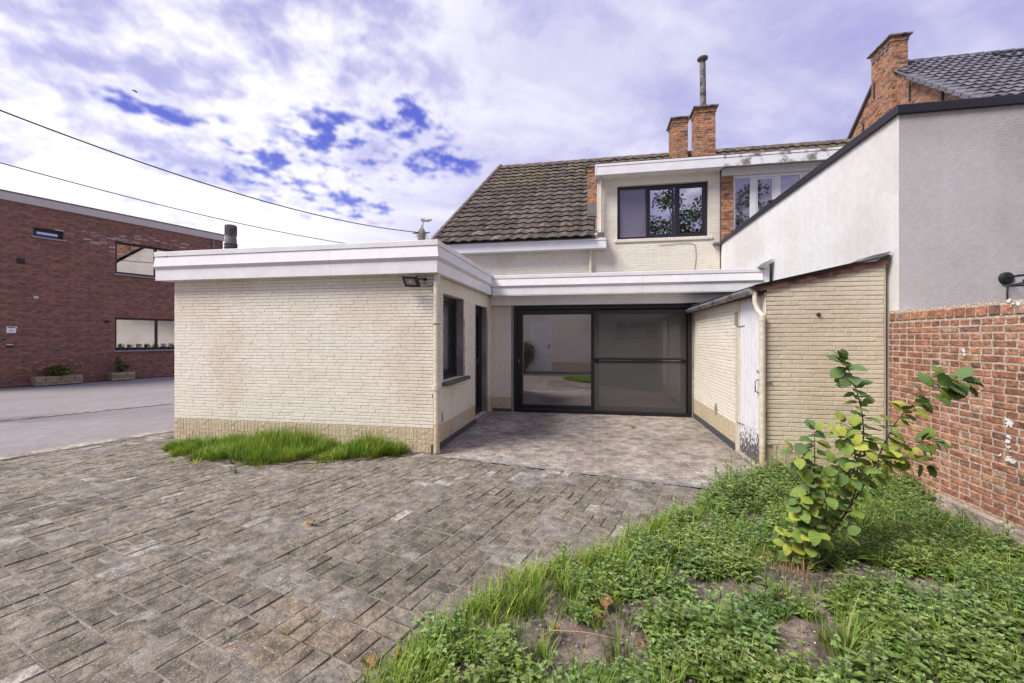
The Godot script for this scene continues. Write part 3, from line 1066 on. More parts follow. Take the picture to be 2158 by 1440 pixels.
# a strip with one straight and one ragged side
func ragged(o: Vector3, u: Vector3, n: Vector3, w: float, h: float, seed_: int) -> ArrayMesh:
	var r := RandomNumberGenerator.new()
	r.seed = seed_
	var poly := [o, o + u * w * 0.6]
	var y := 0.03
	while y < h - 0.03:
		poly.append(o + u * w * r.randf_range(0.35, 1.0) + UP * y)
		y += r.randf_range(0.02, 0.07)
	poly.append(o + u * w * 0.5 + UP * h)
	poly.append(o + UP * h)
	var b := MB.new()
	b.prism(poly, -n * 0.002)
	return b.mesh()

func window_unit(parent: Node, o: Vector3, u: Vector3, n: Vector3, hole: Rect2, back: float, fw: float, mull: Array, fm: Material, gm: Material, sash := false) -> Node3D:
	var w := Node3D.new()
	w.name = "window"
	parent.add_child(w, true)
	var p := o + u * hole.position.x + UP * hole.position.y - n * back
	w.position = p - gpos(parent)
	part("frame", frame_bars(p, u, n, hole.size.x, hole.size.y, fw, 0.08, mull).mesh(), fm, w)
	var xs := [0.0]
	xs.append_array(mull)
	xs.append(hole.size.x)
	for k in xs.size() - 1:
		var a: float = xs[k] + (fw if k == 0 else fw * 0.55)
		var b: float = xs[k + 1] - (fw if k == xs.size() - 2 else fw * 0.55)
		var q := p + u * a + UP * fw - n * 0.02
		var ph := hole.size.y - 2 * fw
		if sash:
			part("sash", frame_bars(q, u, n, b - a, ph, fw * 0.75, 0.05).mesh(), fm, w)
			q += u * fw * 0.75 + UP * fw * 0.75 - n * 0.02
			pane(w, q, u, n, b - a - fw * 1.5, ph - fw * 1.5, gm)
		else: pane(w, q - n * 0.01, u, n, b - a, ph, gm)
	return w


# ------------------------------------------------------------------ glazed extension at the end of the court
func patio_extension() -> void:
	var t := thing("patio_extension", "low extension with white stepped fascia over a black framed sliding glass door", "extension", Vector3(0, 0, -10))
	var z := -8.82
	var cl := tones(Color(1, 1, 1), 0.05, 6, 0.012)
	var bl := brick_set(0.205, 0.0405, 0.007, cl, 0.003, 0.0014)
	var bh := brick_set(0.098, 0.0405, 0.007, cl, 0.003, 0.0014)
	var pier := part("pier", slab(Vector3(-2.11, 0, z), EX, EZ, 0.475, 2.22, 0.13).mesh(), M.cream_joint, t)
	var list := []
	lay(list, Vector3(-2.11, 0.30, z), EX, EZ, 0.42, 1.91, bl, bh, 0.205, 0.098, 0.0455, 0.0004, "wild")
	place(pier, list, 120, "brick", "brickwork", M.cream_paint)
	part("plinth", slab(Vector3(-2.11, 0.06, z + 0.008), EX, EZ, 0.42, 0.24, 0.05).mesh(), M.plinth_paint, t)
	part("kick_strip", slab(Vector3(-2.085, 0, z + 0.02), EX, EZ, 0.40, 0.065, 0.02).mesh(), M.kick, t)
	bx("cement_strip", Vector3(-1.69, 0, z - 0.1), Vector3(-1.637, 2.21, z + 0.004), M.cement, t)
	bx("cement_strip", Vector3(1.886, 0, z - 0.1), Vector3(1.98, 2.21, z + 0.012), M.cement, t)
	bx("beam", Vector3(-2.1, 2.215, -8.78), Vector3(2.98, 2.42, -8.62), M.white_trim, t)
	bx("soffit", Vector3(-2.0, 2.39, -8.62), Vector3(2.98, 2.405, -8.36), M.white_trim, t)
	fascia(t, Vector3(-1.985, 0, -8.36), Vector3(2.98, 0, -8.36), EZ, 2.795, 2.385, 0.0, 0.0)
	bx("fascia_end", Vector3(2.99, 2.36, -8.9), Vector3(3.10, 2.84, -8.37), M.white_render, t)
	var cap := MB.new()
	cap.prism([Vector3(2.90, 2.80, -8.30), Vector3(2.99, 2.765, -8.25), Vector3(3.13, 2.93, -8.30), Vector3(3.13, 2.95, -8.32), Vector3(3.02, 2.86, -8.32)], Vector3(0, 0, -0.5))
	part("lead_flashing", cap.mesh(), M.lead, t)
	bx("roof_deck", Vector3(-2.0, 2.42, -11.5), Vector3(3.1, 2.75, -8.38), M.lead, t)
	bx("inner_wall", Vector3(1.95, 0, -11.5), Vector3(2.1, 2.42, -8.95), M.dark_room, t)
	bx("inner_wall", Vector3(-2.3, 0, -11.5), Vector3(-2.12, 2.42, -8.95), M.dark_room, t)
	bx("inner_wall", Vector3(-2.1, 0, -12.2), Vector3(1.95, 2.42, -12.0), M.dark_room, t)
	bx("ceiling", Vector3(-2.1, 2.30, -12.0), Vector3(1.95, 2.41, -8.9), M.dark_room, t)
	bx("floor", Vector3(-2.1, -0.04, -12.0), Vector3(1.95, 0.02, -8.9), M.pale_floor, t)
	# sliding door: fixed outer frame, left leaf, right leaf behind an insect screen
	var d := Node3D.new()
	d.name = "sliding_door"
	t.add_child(d)
	var o := Vector3(-1.634, 0.0, z + 0.01)
	d.position = o - gpos(t)
	part("frame", frame_bars(o, EX, EZ, 3.518, 2.21, 0.075, 0.14).mesh(), M.black_frame, d)
	part("leaf_frame", frame_bars(o + EX * 0.076 + UP * 0.05 - EZ * 0.065, EX, EZ, 1.62, 2.085, 0.105, 0.06).mesh(), M.black_frame, d)
	pane(d, o + EX * 0.18 + UP * 0.15 - EZ * 0.09, EX, EZ, 1.41, 1.88, M.glass)
	pane(d, o + EX * 0.18 + UP * 0.15 - EZ * 0.115, EX, EZ, 1.41, 1.88, M.glass)
	part("leaf_frame", frame_bars(o + EX * 1.65 + UP * 0.05 - EZ * 0.128, EX, EZ, 1.79, 2.085, 0.105, 0.05).mesh(), M.black_frame, d)
	pane(d, o + EX * 1.75 + UP * 0.15 - EZ * 0.15, EX, EZ, 1.59, 1.88, M.glass)
	var sf := frame_bars(o + EX * 1.632 + UP * 0.055 - EZ * 0.018, EX, EZ, 1.80, 2.10, 0.016, 0.03)
	sf.obox(o + EX * 2.53 + UP * 1.125 - EZ * 0.03, EX, UP, EZ, Vector3(0.885, 0.020, 0.014), 0.004)
	sf.obox(o + EX * 2.53 + UP * 1.068 - EZ * 0.03, EX, UP, EZ, Vector3(0.885, 0.010, 0.014), 0.003)
	part("screen_frame", sf.mesh(), M.black_frame, d)
	var sc := MB.new()
	sc.obox(o + EX * 2.532 + UP * 1.62 - EZ * 0.034, EX, UP, EZ, Vector3(0.88, 0.475, 0.0006))
	part("insect_screen", sc.mesh(), M.insect_screen, d)
	sc = MB.new()
	sc.obox(o + EX * 2.532 + UP * 0.565 - EZ * 0.034, EX, UP, EZ, Vector3(0.88, 0.49, 0.0006))
	part("insect_screen", sc.mesh(), M.insect_screen, d)
	bx("door_pull", o + Vector3(0.095, 1.02, -0.068), o + Vector3(0.110, 1.10, -0.058), M.grey_plastic, d, 0.003)


# ------------------------------------------------------------------ the house behind
func tile_mesh(w: float, l: float, amp: float, th: float, tone: Color, waves := 1.0) -> ArrayMesh:   # u across, v up the slope, z out; front edge at v = 0
	var b := MB.new()
	b.col = tone
	var seg := 10
	var pts := []
	for k in seg + 1:
		var x := k / float(seg)
		var zz := amp * (0.5 - 0.5 * cos(TAU * x * waves)) * (1.0 if waves == 1.0 else 1.0)
		pts.append(Vector3((x - 0.5) * w * 1.03, 0, zz))
	var lift := 0.048
	for k in seg:
		var p: Vector3 = pts[k]
		var q: Vector3 = pts[k + 1]
		var i := b.v.size()
		for m in [k, k + 1]:
			var x: float = m / float(seg)
			var nn := Vector3(-amp * 0.5 * TAU * waves / w * sin(TAU * x * waves), -0.06, 1).normalized()
			b.vert(pts[m] + Vector3(0, 0, lift + th), nn)
			b.vert(pts[m] + Vector3(0, l, th), nn)
		b.idx.append_array([i, i + 3, i + 2, i, i + 1, i + 3])
		b.quad(p + Vector3(0, 0, lift), q + Vector3(0, 0, lift), q + Vector3(0, 0, lift + th), p + Vector3(0, 0, lift + th))
	var p0: Vector3 = pts[0]
	b.quad(p0 + Vector3(0, l, 0), p0 + Vector3(0, 0, lift), p0 + Vector3(0, 0, lift + th), p0 + Vector3(0, l, th))
	var p1: Vector3 = pts[seg]
	b.quad(p1 + Vector3(0, 0, lift), p1 + Vector3(0, l, 0), p1 + Vector3(0, l, th), p1 + Vector3(0, 0, lift + th))
	return b.mesh()

func house() -> void:
	var t := thing("cream_house", "cream painted brick house with worn brown tile roof and black framed upstairs window", "house", Vector3(-0.6, 0, -14))
	var z := -11.55
	var x0 := -4.5
	var x1 := 3.13
	var cl := tones(Color(1, 1, 1), 0.05, 6, 0.012)
	var bl := brick_set(0.205, 0.0405, 0.007, cl, 0.003, 0.0014)
	var bh := brick_set(0.098, 0.0405, 0.007, cl, 0.003, 0.0014)
	var win := Rect2(0.624 - x0, 4.128, 2.239, 1.40)
	var wall := part("rear_wall", slab(Vector3(x0, 0, z), EX, EZ, x1 - x0, 5.75, 0.3, [Rect2(-1, 4.15, 1 + 0.10 - x0, 3), win, Rect2(x0 + 9, 0, 0, 0)]).mesh(), M.cream_joint, t)
	var list := []
	lay(list, Vector3(x0, 2.70, z), EX, EZ, x1 - x0, 3.03, bl, bh, 0.205, 0.098, 0.0455, 0.0004, "wild", [Rect2(-1, 1.40, 1 + 0.10 - x0, 3), Rect2(win.position.x, win.position.y - 2.70, win.size.x, win.size.y), Rect2(win.position.x - 0.03, 1.28, win.size.x + 0.08, 0.15)], null, 0.0016)
	place(wall, list, 250, "brick", "brickwork", M.cream_paint)
	# projecting sill course of header bricks under the upstairs window
	var st := brick_set(0.058, 0.075, 0.03, cl, 0.005, 0.002)
	list = []
	for k in 38: list.append({"xf": Transform3D(Basis(EX, UP, EZ), Vector3(0.58 + k * 0.0635, 4.085, z)), "mesh": st[rng.randi() % st.size()], "d": 0.0})
	var sill := bx("window_sill", Vector3(0.55, 4.04, z - 0.1), Vector3(2.99, 4.05, z + 0.03), M.cream_joint, t)
	place(sill, list, 38, "brick", "brickwork", M.cream_paint)
	# upstairs window: three lights, the left one behind a screen
	var w := window_unit(t, Vector3(x0, 0, z), EX, EZ, win, 0.11, 0.075, [0.757, 1.487], M.violet_frame, M.bright_glass, false)
	part("screen_frame", frame_bars(Vector3(0.66, 4.165, z - 0.095), EX, EZ, 0.73, 1.32, 0.035, 0.02).mesh(), M.violet_frame, w)
	var sc := MB.new()
	sc.obox(Vector3(1.025, 4.825, z - 0.105), EX, UP, EZ, Vector3(0.34, 0.64, 0.0006))
	part("insect_screen", sc.mesh(), M.light_screen, w)
	for k in [1, 2]:
		var a: float = [0.0, 0.80, 1.53][k]
		part("sash", frame_bars(Vector3(0.624 + a, 4.205, z - 0.125), EX, EZ, 0.63, 1.245, 0.045, 0.03).mesh(), M.violet_frame, w)
	bx("floor_upstairs", Vector3(x0, 3.6, -18), Vector3(x1, 3.75, z - 0.3), M.dark_room, t)
	# thin stray cable on the wall
	pipe("wall_cable", [Vector3(1.65, 3.93, z + 0.02), Vector3(2.1, 3.955, z + 0.02), Vector3(2.42, 3.96, z + 0.02), Vector3(2.55, 3.91, z + 0.02), Vector3(2.57, 3.6, z + 0.02), Vector3(2.50, 2.95, z + 0.02)], 0.005, M.stone_sill, t, -1, 6)
	# gable walls and party wall
	var gl := MB.new()
	gl.prism([Vector3(-4.40, 0, z), Vector3(-4.40, 4.1, z), Vector3(-3.44, 7.9, -15.9), Vector3(-2.5, 4.1, -20.3), Vector3(-2.5, 0, -20.3)], Vector3(0.25, 0, 0))
	part("gable_wall", gl.mesh(), M.cream_paint, t)
	bx("party_wall", Vector3(3.13, 0, -20.3), Vector3(3.17, 5.7, z), M.dark_room, t)
	bx("far_wall", Vector3(-2.5, 0, -20.4), Vector3(3.13, 4.1, -20.3), M.cream_paint, t)
	# roof: tiles on the slope towards the yard, plain deck under and behind
	var o := Vector3(0, 4.105, -11.165)
	var sl := Vector3(0, 0.635, -0.7725)
	var nn := Vector3(0, 0.7725, 0.635)
	var L := 6.16
	var deck := MB.new()
	deck.quad(Vector3(-4.42, 4.13, -11.24), Vector3(0.12, 4.13, -11.24), Vector3(0.12, 4.13, -11.24) + sl * L, Vector3(-3.46, 4.13, -11.24) + sl * L)
	deck.quad(Vector3(0.12, 4.13, -11.24) + sl * 2.9, Vector3(8.6, 4.13, -11.24) + sl * 2.9, Vector3(8.6, 4.13, -11.24) + sl * L, Vector3(0.12, 4.13, -11.24) + sl * L)
	var rid := Vector3(0, 4.13, -11.24) + sl * L
	deck.quad(Vector3(8.6, rid.y, rid.z), Vector3(-3.46, rid.y, rid.z), Vector3(-2.4, 4.1, -20.7), Vector3(8.6, 4.1, -20.7))
	var roof := part("roof", deck.mesh(), M.lead, t)
	var tn := []
	for k in 7: tn.append(Color(0.42, 0.405, 0.385) * (0.72 + 0.10 * k))
	var moss := [Color(0.52, 0.50, 0.32), Color(0.50, 0.46, 0.34), Color(0.60, 0.57, 0.44)]
	var sets := []
	for c in tn + moss: sets.append(tile_mesh(0.30, 0.40, 0.030, 0.022, c))
	list = []
	for r in 19:
		var yy := r * 0.3245
		var verge := lerpf(-4.40, -3.44, yy / L)
		var x_to := 0.0
		if r > 8: x_to = 8.6
		var k := -15
		while k * 0.30 + 0.01 < x_to:
			var a := maxf(k * 0.30 + 0.01, verge)
			var b := k * 0.30 + 0.31
			k += 1
			if b - a < 0.05 or a > x_to - 0.05: continue
			if r > 8 and r < 15 and a > 0.4: continue
			var m := o + EX * ((a + b) / 2) + sl * yy + nn * rng.randf_range(-0.003, 0.004)
			var pick := rng.randi() % 7
			if r > 12 and rng.randf() < 0.45: pick = 7 + rng.randi() % 3
			elif r < 3 and rng.randf() < 0.5: pick = rng.randi() % 3
			var w2 := rng.randf_range(-0.01, 0.01)
			list.append({"xf": Transform3D(Basis((EX + sl * w2) * ((b - a) / 0.30), sl - EX * w2, nn), m), "mesh": sets[pick], "d": 0.0})
	place(roof, list, 300, "roof_tile", "roof_tile_field", M.roof_tile)
	# verge bedding, ridge caps
	var vg := MB.new()
	vg.tube([Vector3(-4.43, 4.17, -11.2), Vector3(-3.95, 6.16, -13.6), Vector3(-3.47, 8.12, -15.98)], 0.07, 0.07, 8)
	part("verge", vg.mesh(), M.verge_mortar, t)
	for k in 30:
		var cp := MB.new()
		cp.tube([Vector3(-3.5 + k * 0.405, rid.y + 0.0, rid.z), Vector3(-3.5 + k * 0.405 + 0.41, rid.y + 0.008, rid.z)], 0.088, 0.095, 10)
		part("ridge_tile", cp.mesh(), M.verge_mortar, t)
	# eaves gutter in its white box
	bx("gutter_box", Vector3(-4.6, 3.86, -11.53), Vector3(0.335, 4.06, -11.25), M.white_trim, t, 0.006)
	bx("gutter_lip", Vector3(-4.6, 4.062, -11.53), Vector3(0.34, 4.105, -11.235), M.white_trim, t, 0.006)
	bx("eaves_mortar", Vector3(-4.45, 4.106, -11.5), Vector3(0.30, 4.15, -11.27), M.pale_kerb, t, 0.01)
	pipe("downpipe", [Vector3(-0.06, 3.88, -11.46), Vector3(-0.06, 2.6, -11.46)], 0.042, M.pipe_paint, t)
	# dormer: flat roof, fascia, cheek
	bx("dormer_roof", Vector3(0.09, 5.74, -14.6), Vector3(3.13, 6.04, -11.24), M.black_coping, t)
	bx("dormer_fascia", Vector3(0.06, 5.72, -11.235), Vector3(3.13, 5.935, -11.2), M.white_trim, t, 0.006)
	bx("dormer_fascia", Vector3(0.055, 5.938, -11.30), Vector3(3.13, 6.0, -11.19), M.white_trim, t, 0.006)
	bx("dormer_soffit", Vector3(0.07, 5.735, -11.55), Vector3(3.13, 5.75, -11.236), M.white_trim, t)
	bx("dormer_fascia", Vector3(0.05, 5.72, -13.5), Vector3(0.085, 5.99, -11.19), M.white_trim, t)
	bx("dormer_cheek", Vector3(0.10, 4.1, -14.0), Vector3(0.14, 5.73, z - 0.001), M.white_trim, t)
	pipe("downpipe", [Vector3(0.20, 5.74, -11.42), Vector3(0.20, 5.0, -11.44), Vector3(0.20, 4.34, -11.44), Vector3(0.16, 4.26, -11.42), Vector3(0.06, 4.24, -11.37), Vector3(0.03, 4.19, -11.33)], 0.038, M.pipe_paint, t)
	bx("downpipe_shoe", Vector3(0.10, 4.16, -11.5), Vector3(0.28, 4.30, -11.36), M.lead, t, 0.02)
	# stub of a brick chimney beside the dormer
	var oc := orange_set()
	stack(t, "chimney", Vector3(-0.02, 4.55, -12.28), 0.26, 0.5, 1.7, oc, 0.03, 40)
	bx("chimney_flashing", Vector3(-0.16, 4.9, -12.15), Vector3(0.10, 5.24, -11.99), M.lead, t)
	# two chimneys near the ridge, the right one with a tall flue
	stack(t, "chimney", Vector3(2.845, 6.6, -15.38), 0.47, 0.75, 2.22, oc, 0.05, 80)
	stack(t, "chimney", Vector3(3.27, 5.9, -13.78), 0.54, 0.55, 2.45, oc, 0.05, 100)
	bx("chimney_flashing", Vector3(2.64, 7.2, -15.05), Vector3(3.22, 7.50, -14.97), M.lead, t)
	var fl := MB.new()
	fl.lathe([Vector2(0.088, 0), Vector2(0.085, 1.48), Vector2(0.075, 1.50), Vector2(0.08, 1.56), Vector2(0.15, 1.62), Vector2(0.155, 1.66), Vector2(0.05, 1.72), Vector2(0, 1.725)], 18, Vector3(3.27, 8.34, -13.78), Vector3(-0.012, 1, 0).normalized())
	part("flue_pipe", fl.mesh(), M.flue_grey, t)

func orange_set() -> Array:
	var c := []
	for k in 10:
		var h := rng.randf()
		c.append(Color(0.52, 0.225, 0.12).lerp(Color(0.62, 0.33, 0.17), h) * rng.randf_range(0.6, 1.15))
	c.append(Color(0.24, 0.13, 0.10)); c.append(Color(0.45, 0.33, 0.26))
	return [brick_set(0.20, 0.055, 0.006, c, 0.004, 0.002), brick_set(0.095, 0.055, 0.006, c, 0.004, 0.002)]

# a brick chimney: core, bricks on its four faces, corbelled top and cap
func stack(parent: Node, called: String, base: Vector3, w: float, d: float, h: float, oc: Array, cap: float, limit: int) -> MeshInstance3D:
	var lo := base - Vector3(w / 2, 0, d / 2)
	var hi := base + Vector3(w / 2, h, d / 2)
	var b := MB.new()
	b.box(lo, hi)
	var st := part(called, b.mesh(), M.orange_mortar, parent)
	var list := []
	for f in [[Vector3(lo.x, lo.y, hi.z), EX, EZ, w], [Vector3(lo.x, lo.y, lo.z), EZ, -EX, d], [Vector3(hi.x, lo.y, hi.z), -EZ, EX, d]]:
		lay(list, f[0], f[1], f[2], f[3], h - 0.13, oc[0], oc[1], 0.20, 0.095, 0.065, 0.010, "half", [], null, 0.002)
		lay(list, f[0] + UP * (h - 0.13) + f[2] * 0.022 - f[1] * 0.022, f[1], f[2], f[3] + 0.044, 0.13, oc[0], oc[1], 0.20, 0.095, 0.065, 0.010, "half", [], null, 0.002)
	place(st, list, limit, "brick", "brickwork", M.orange_brick)
	bx("cap", Vector3(lo.x - cap - 0.03, hi.y, lo.z - cap - 0.03), Vector3(hi.x + cap + 0.03, hi.y + 0.055, hi.z + cap + 0.03), M.flue_grey, st, 0.01)
	return st


# ------------------------------------------------------------------ shed
func shed() -> void:
	var t := thing("shed", "cream brick lean-to shed with white plank door and sloping roof", "shed", Vector3(2.5, 0, -7))
	var x0 := 1.93
	var x1 := 3.11
	var z := -5.30
	var top := func(u: float) -> float: return 2.125 + u * 0.217
	var cl := tones(Color(1, 1, 1), 0.06, 8, 0.015)
	var bl := brick_set(0.235, 0.0455, 0.006, cl, 0.004, 0.002)
	var bh := brick_set(0.115, 0.0455, 0.006, cl, 0.004, 0.002)
	var sold := brick_set(0.053, 0.165, 0.0035, cl, 0.003, 0.002)
	var fw := MB.new()
	fw.prism([Vector3(x0, 0, z), Vector3(x1, 0, z), Vector3(x1, top.call(x1 - x0), z), Vector3(x0, top.call(0.0), z)], Vector3(0, 0, -0.18))
	var front := part("front_wall", fw.mesh(), M.shed_joint, t)
	var list := []
	lay(list, Vector3(x0, 0.345, z), EX, EZ, x1 - x0, 2.1, bl, bh, 0.235, 0.115, 0.0505, 0.0006, "wild", [], func(u): return top.call(u) - 0.345 - 0.02, 0.0018)
	place(front, list, 200, "brick", "brickwork", M.shed_paint)
	var pl := part("plinth", slab(Vector3(x0, 0, z + 0.006), EX, EZ, x1 - x0, 0.345, 0.05).mesh(), M.plinth_joint, t)
	list = []
	soldiers(list, Vector3(x0, 0, z + 0.006), EX, EZ, x1 - x0, sold, 0.1725, 2, 0.345)
	place(pl, list, 40, "brick", "brickwork", M.plinth_paint)
	# side wall with the door opening
	var zb := -8.84
	var D := z - zb
	var u := EZ   # the face looks to -x, so u runs towards the viewer
	var hole := Rect2(6.146 - 8.84 + 0.0, 0, 0, 0)
	hole = Rect2(8.84 - 6.15, 0.03, 0.70, 2.06)
	var side := part("side_wall", slab(Vector3(x0, 0, zb), u, -EX, D, 2.10, 0.16, [hole]).mesh(), M.cream_joint, t)
	list = []
	var hl := [Rect2(hole.position.x - 0.17, -1, 1.1, 5)]
	lay(list, Vector3(x0, 0.36, zb), u, -EX, D, 1.72, bl, bh, 0.235, 0.115, 0.0505, 0.0006, "wild", hl, null, 0.0018)
	place(side, list, 100, "brick", "brickwork", M.cream_paint)
	list = []
	lay(list, Vector3(x0, 0.0, zb), u, -EX, D, 2.1, bl, bh, 0.10, 0.10, 0.0505, 0.0006, "wild", [Rect2(0, -1, D - 0.14, 5)], null, 0.0018)
	part("plinth", slab(Vector3(x0 - 0.006, 0.0, zb), u, -EX, 2.55, 0.36, 0.03).mesh(), M.plinth_paint, t)
	part("kick_strip", slab(Vector3(x0 - 0.022, 0.0, zb), u, -EX, 2.55, 0.095, 0.02).mesh(), M.kick, t)
	bx("door_post", Vector3(x0 - 0.028, 0.0, -6.29), Vector3(x0 + 0.06, 2.07, -6.155), M.pipe_paint, t, 0.006)
	bx("door_post_block", Vector3(x0 - 0.036, 1.72, -6.30), Vector3(x0 - 0.028, 1.90, -6.16), M.cement, t, 0.002)
	bx("door_post", Vector3(x0 - 0.006, 0.0, -5.45), Vector3(x0 + 0.06, 2.07, -5.31), M.cream_paint, t, 0.004)
	part("plaster_stain", blob_patch(Vector3(x0 - 0.0095, 0.42, -7.3), u, -EX, 0.10, 0.12, 12), M.cement, t)
	bx("back_wall", Vector3(x0, 0, zb), Vector3(x1, 2.2, zb + 0.1), M.dark_room, t)
	bx("threshold", Vector3(x0 - 0.05, 0.0, -6.16), Vector3(x0 + 0.06, 0.05, -5.36), M.pale_kerb, t, 0.01)
	# plank door with flaking paint at the foot
	var dr := Node3D.new()
	dr.name = "plank_door"
	t.add_child(dr)
	dr.position = Vector3(x0, 0.03, -5.8) - gpos(t)
	var dm := mat("door_paint", Color.WHITE, 0.7)
	dm.albedo_texture = door_paint()
	for k in 6:
		var za := -6.15 + k * 0.1165
		var b := MB.new()
		b.obox(Vector3(x0 + 0.005, 1.05, za + 0.058), EZ, UP, -EX, Vector3(0.0568, 1.0, 0.015), 0.003)
		for i in b.v.size(): b.uv[i] = Vector2((b.v[i].z + 6.15) / 0.70, 1.0 - (b.v[i].y - 0.05) / 2.0)
		part("plank", b.mesh(), dm, dr)
	pipe("handle", [Vector3(x0 - 0.015, 1.06, -5.49), Vector3(x0 - 0.05, 1.04, -5.49), Vector3(x0 - 0.052, 0.92, -5.49), Vector3(x0 - 0.015, 0.90, -5.49)], 0.008, M.steel, dr, -1, 8)
	pipe("latch", [Vector3(x0 - 0.02, 1.155, -5.55), Vector3(x0 - 0.022, 1.15, -5.50), Vector3(x0 - 0.028, 1.165, -5.475), Vector3(x0 - 0.022, 1.15, -5.45)], 0.005, M.steel, dr, -1, 6)
	for y in [1.70, 0.42]:
		pipe("hinge", [Vector3(x0 - 0.03, y, -6.21), Vector3(x0 - 0.03, y, -6.155), Vector3(x0 - 0.016, y + 0.004, -6.12), Vector3(x0 - 0.016, y + 0.006, -5.97)], 0.008, M.zinc, dr, 0.004, 6)
	# roof: corrugated sheets, barge board, flashing
	var rf := MB.new()
	var rise := 0.217
	for k in 74:
		var a := k * 0.05
		for h in 2:
			var z0 := -5.24 - a - h * 0.025
			var y0 := 0.012 if h == 0 else -0.012
			var p := Vector3(1.80, 2.135 + y0, z0)
			var q := Vector3(3.12, 2.135 + rise * 1.32 + y0, z0)
			var p2 := Vector3(1.80, 2.135 - y0, z0 - 0.025)
			var q2 := Vector3(3.12, 2.135 + rise * 1.32 - y0, z0 - 0.025)
			rf.quad(p, q, q2, p2)
			rf.quad(p2 - UP * 0.006, q2 - UP * 0.006, q - UP * 0.006, p - UP * 0.006)
	part("roof_sheet", rf.mesh(), M.black_plastic, t)
	var bb := MB.new()
	bb.prism([Vector3(1.86, 2.075, z + 0.035), Vector3(3.11, 2.075 + rise * 1.25, z + 0.035), Vector3(3.11, 2.15 + rise * 1.25, z + 0.035), Vector3(1.80, 2.122, z + 0.035)], Vector3(0, 0, -0.03))
	part("barge_board", bb.mesh(), M.rust_board, t)
	bb = MB.new()
	bb.prism([Vector3(1.79, 2.128, z + 0.05), Vector3(3.12, 2.153 + rise * 1.25, z + 0.05), Vector3(3.12, 2.172 + rise * 1.25, z + 0.05), Vector3(1.79, 2.147, z + 0.05)], Vector3(0, 0, -0.06))
	part("barge_trim", bb.mesh(), M.black_coping, t)
	bb = MB.new()
	bb.prism([Vector3(2.80, 2.36, z + 0.055), Vector3(2.98, 2.37, z + 0.06), Vector3(3.11, 2.45, z + 0.055), Vector3(3.135, 2.475, z + 0.05), Vector3(2.95, 2.435, z + 0.05)], Vector3(0, 0, -0.25))
	part("lead_flashing", bb.mesh(), M.lead, t)
	bx("eaves_board", Vector3(1.87, 2.04, -8.8), Vector3(1.92, 2.12, -5.36), M.rust_board, t)
	# half-round zinc gutter on brackets, and its rain pipe
	var g := MB.new()
	for k in 10:
		var a0 := PI * k / 10
		var a1 := PI * (k + 1) / 10
		for s in [[0.062, 1.0], [0.058, -1.0]]:
			var p := Vector3(1.81 - cos(a0) * s[0], 2.115 - sin(a0) * s[0], -5.34)
			var q := Vector3(1.81 - cos(a1) * s[0], 2.115 - sin(a1) * s[0], -5.34)
			var e := Vector3(0, -0.025, -3.44)
			g.face(p, q, q + e, p + e, Vector3(-cos((a0 + a1) / 2), -sin((a0 + a1) / 2), 0) * s[1])
	for e in [-5.34, -8.78]:
		var poly := []
		for k in 11: poly.append(Vector3(1.81 - cos(PI * k / 10) * 0.062, 2.115 - sin(PI * k / 10) * 0.062 - (0.025 if e < -6 else 0.0), e))
		g.prism(poly, Vector3(0, 0, -0.003))
	var gut := part("gutter", g.mesh(), M.zinc, t)
	for k in 5:
		var path := []
		var zz := -5.50 - k * 0.75
		for i in 9: path.append(Vector3(1.81 - cos(PI * i / 8) * 0.066, 2.115 - sin(PI * i / 8) * 0.066 + (zz + 5.34) * 0.0073, zz))
		pipe("bracket", path, 0.005, M.steel, gut, -1, 6)
	var xx := 1.872
	var zp := -5.255
	var dp := pipe("downpipe", [Vector3(1.83, 2.07, -5.36), Vector3(1.83, 1.96, -5.36), Vector3(1.845, 1.87, -5.33), Vector3(1.87, 1.815, -5.285), Vector3(xx + 0.005, 1.80, zp), Vector3(xx + 0.005, 1.76, zp)], 0.027, M.pipe_paint, t)
	pipe("pipe_length", [Vector3(xx, 1.78, zp), Vector3(xx, 0.345, zp)], 0.031, M.pipe_paint, dp)
	pipe("pipe_length", [Vector3(xx, 0.345, zp), Vector3(xx, 0.13, zp)], 0.0312, M.plinth_paint, dp)
	pipe("pipe_collar", [Vector3(xx, 1.80, zp), Vector3(xx, 1.74, zp)], 0.037, M.pipe_paint, dp)
	pipe("pipe_collar", [Vector3(xx, 0.15, zp), Vector3(xx, 0.10, zp)], 0.037, M.plinth_paint, dp)
	pipe("pipe_shoe", [Vector3(xx, 0.12, zp), Vector3(xx, 0.06, zp), Vector3(xx - 0.015, 0.035, zp + 0.012), Vector3(xx - 0.075, 0.03, zp + 0.03)], 0.031, M.plinth_paint, dp)
	for y in [1.06, 0.35]: bx("pipe_clip", Vector3(xx + 0.02, y - 0.012, z - 0.01), Vector3(xx + 0.10, y + 0.014, z + 0.035), M.zinc, dp, 0.006)
	var bolt := MB.new()
	bolt.lathe([Vector2(0.022, 0), Vector2(0.022, 0.02), Vector2(0.012, 0.03), Vector2(0, 0.031)], 10, Vector3(2.453, 1.808, z), EZ)
	part("bolt", bolt.mesh(), M.rust_board, t)

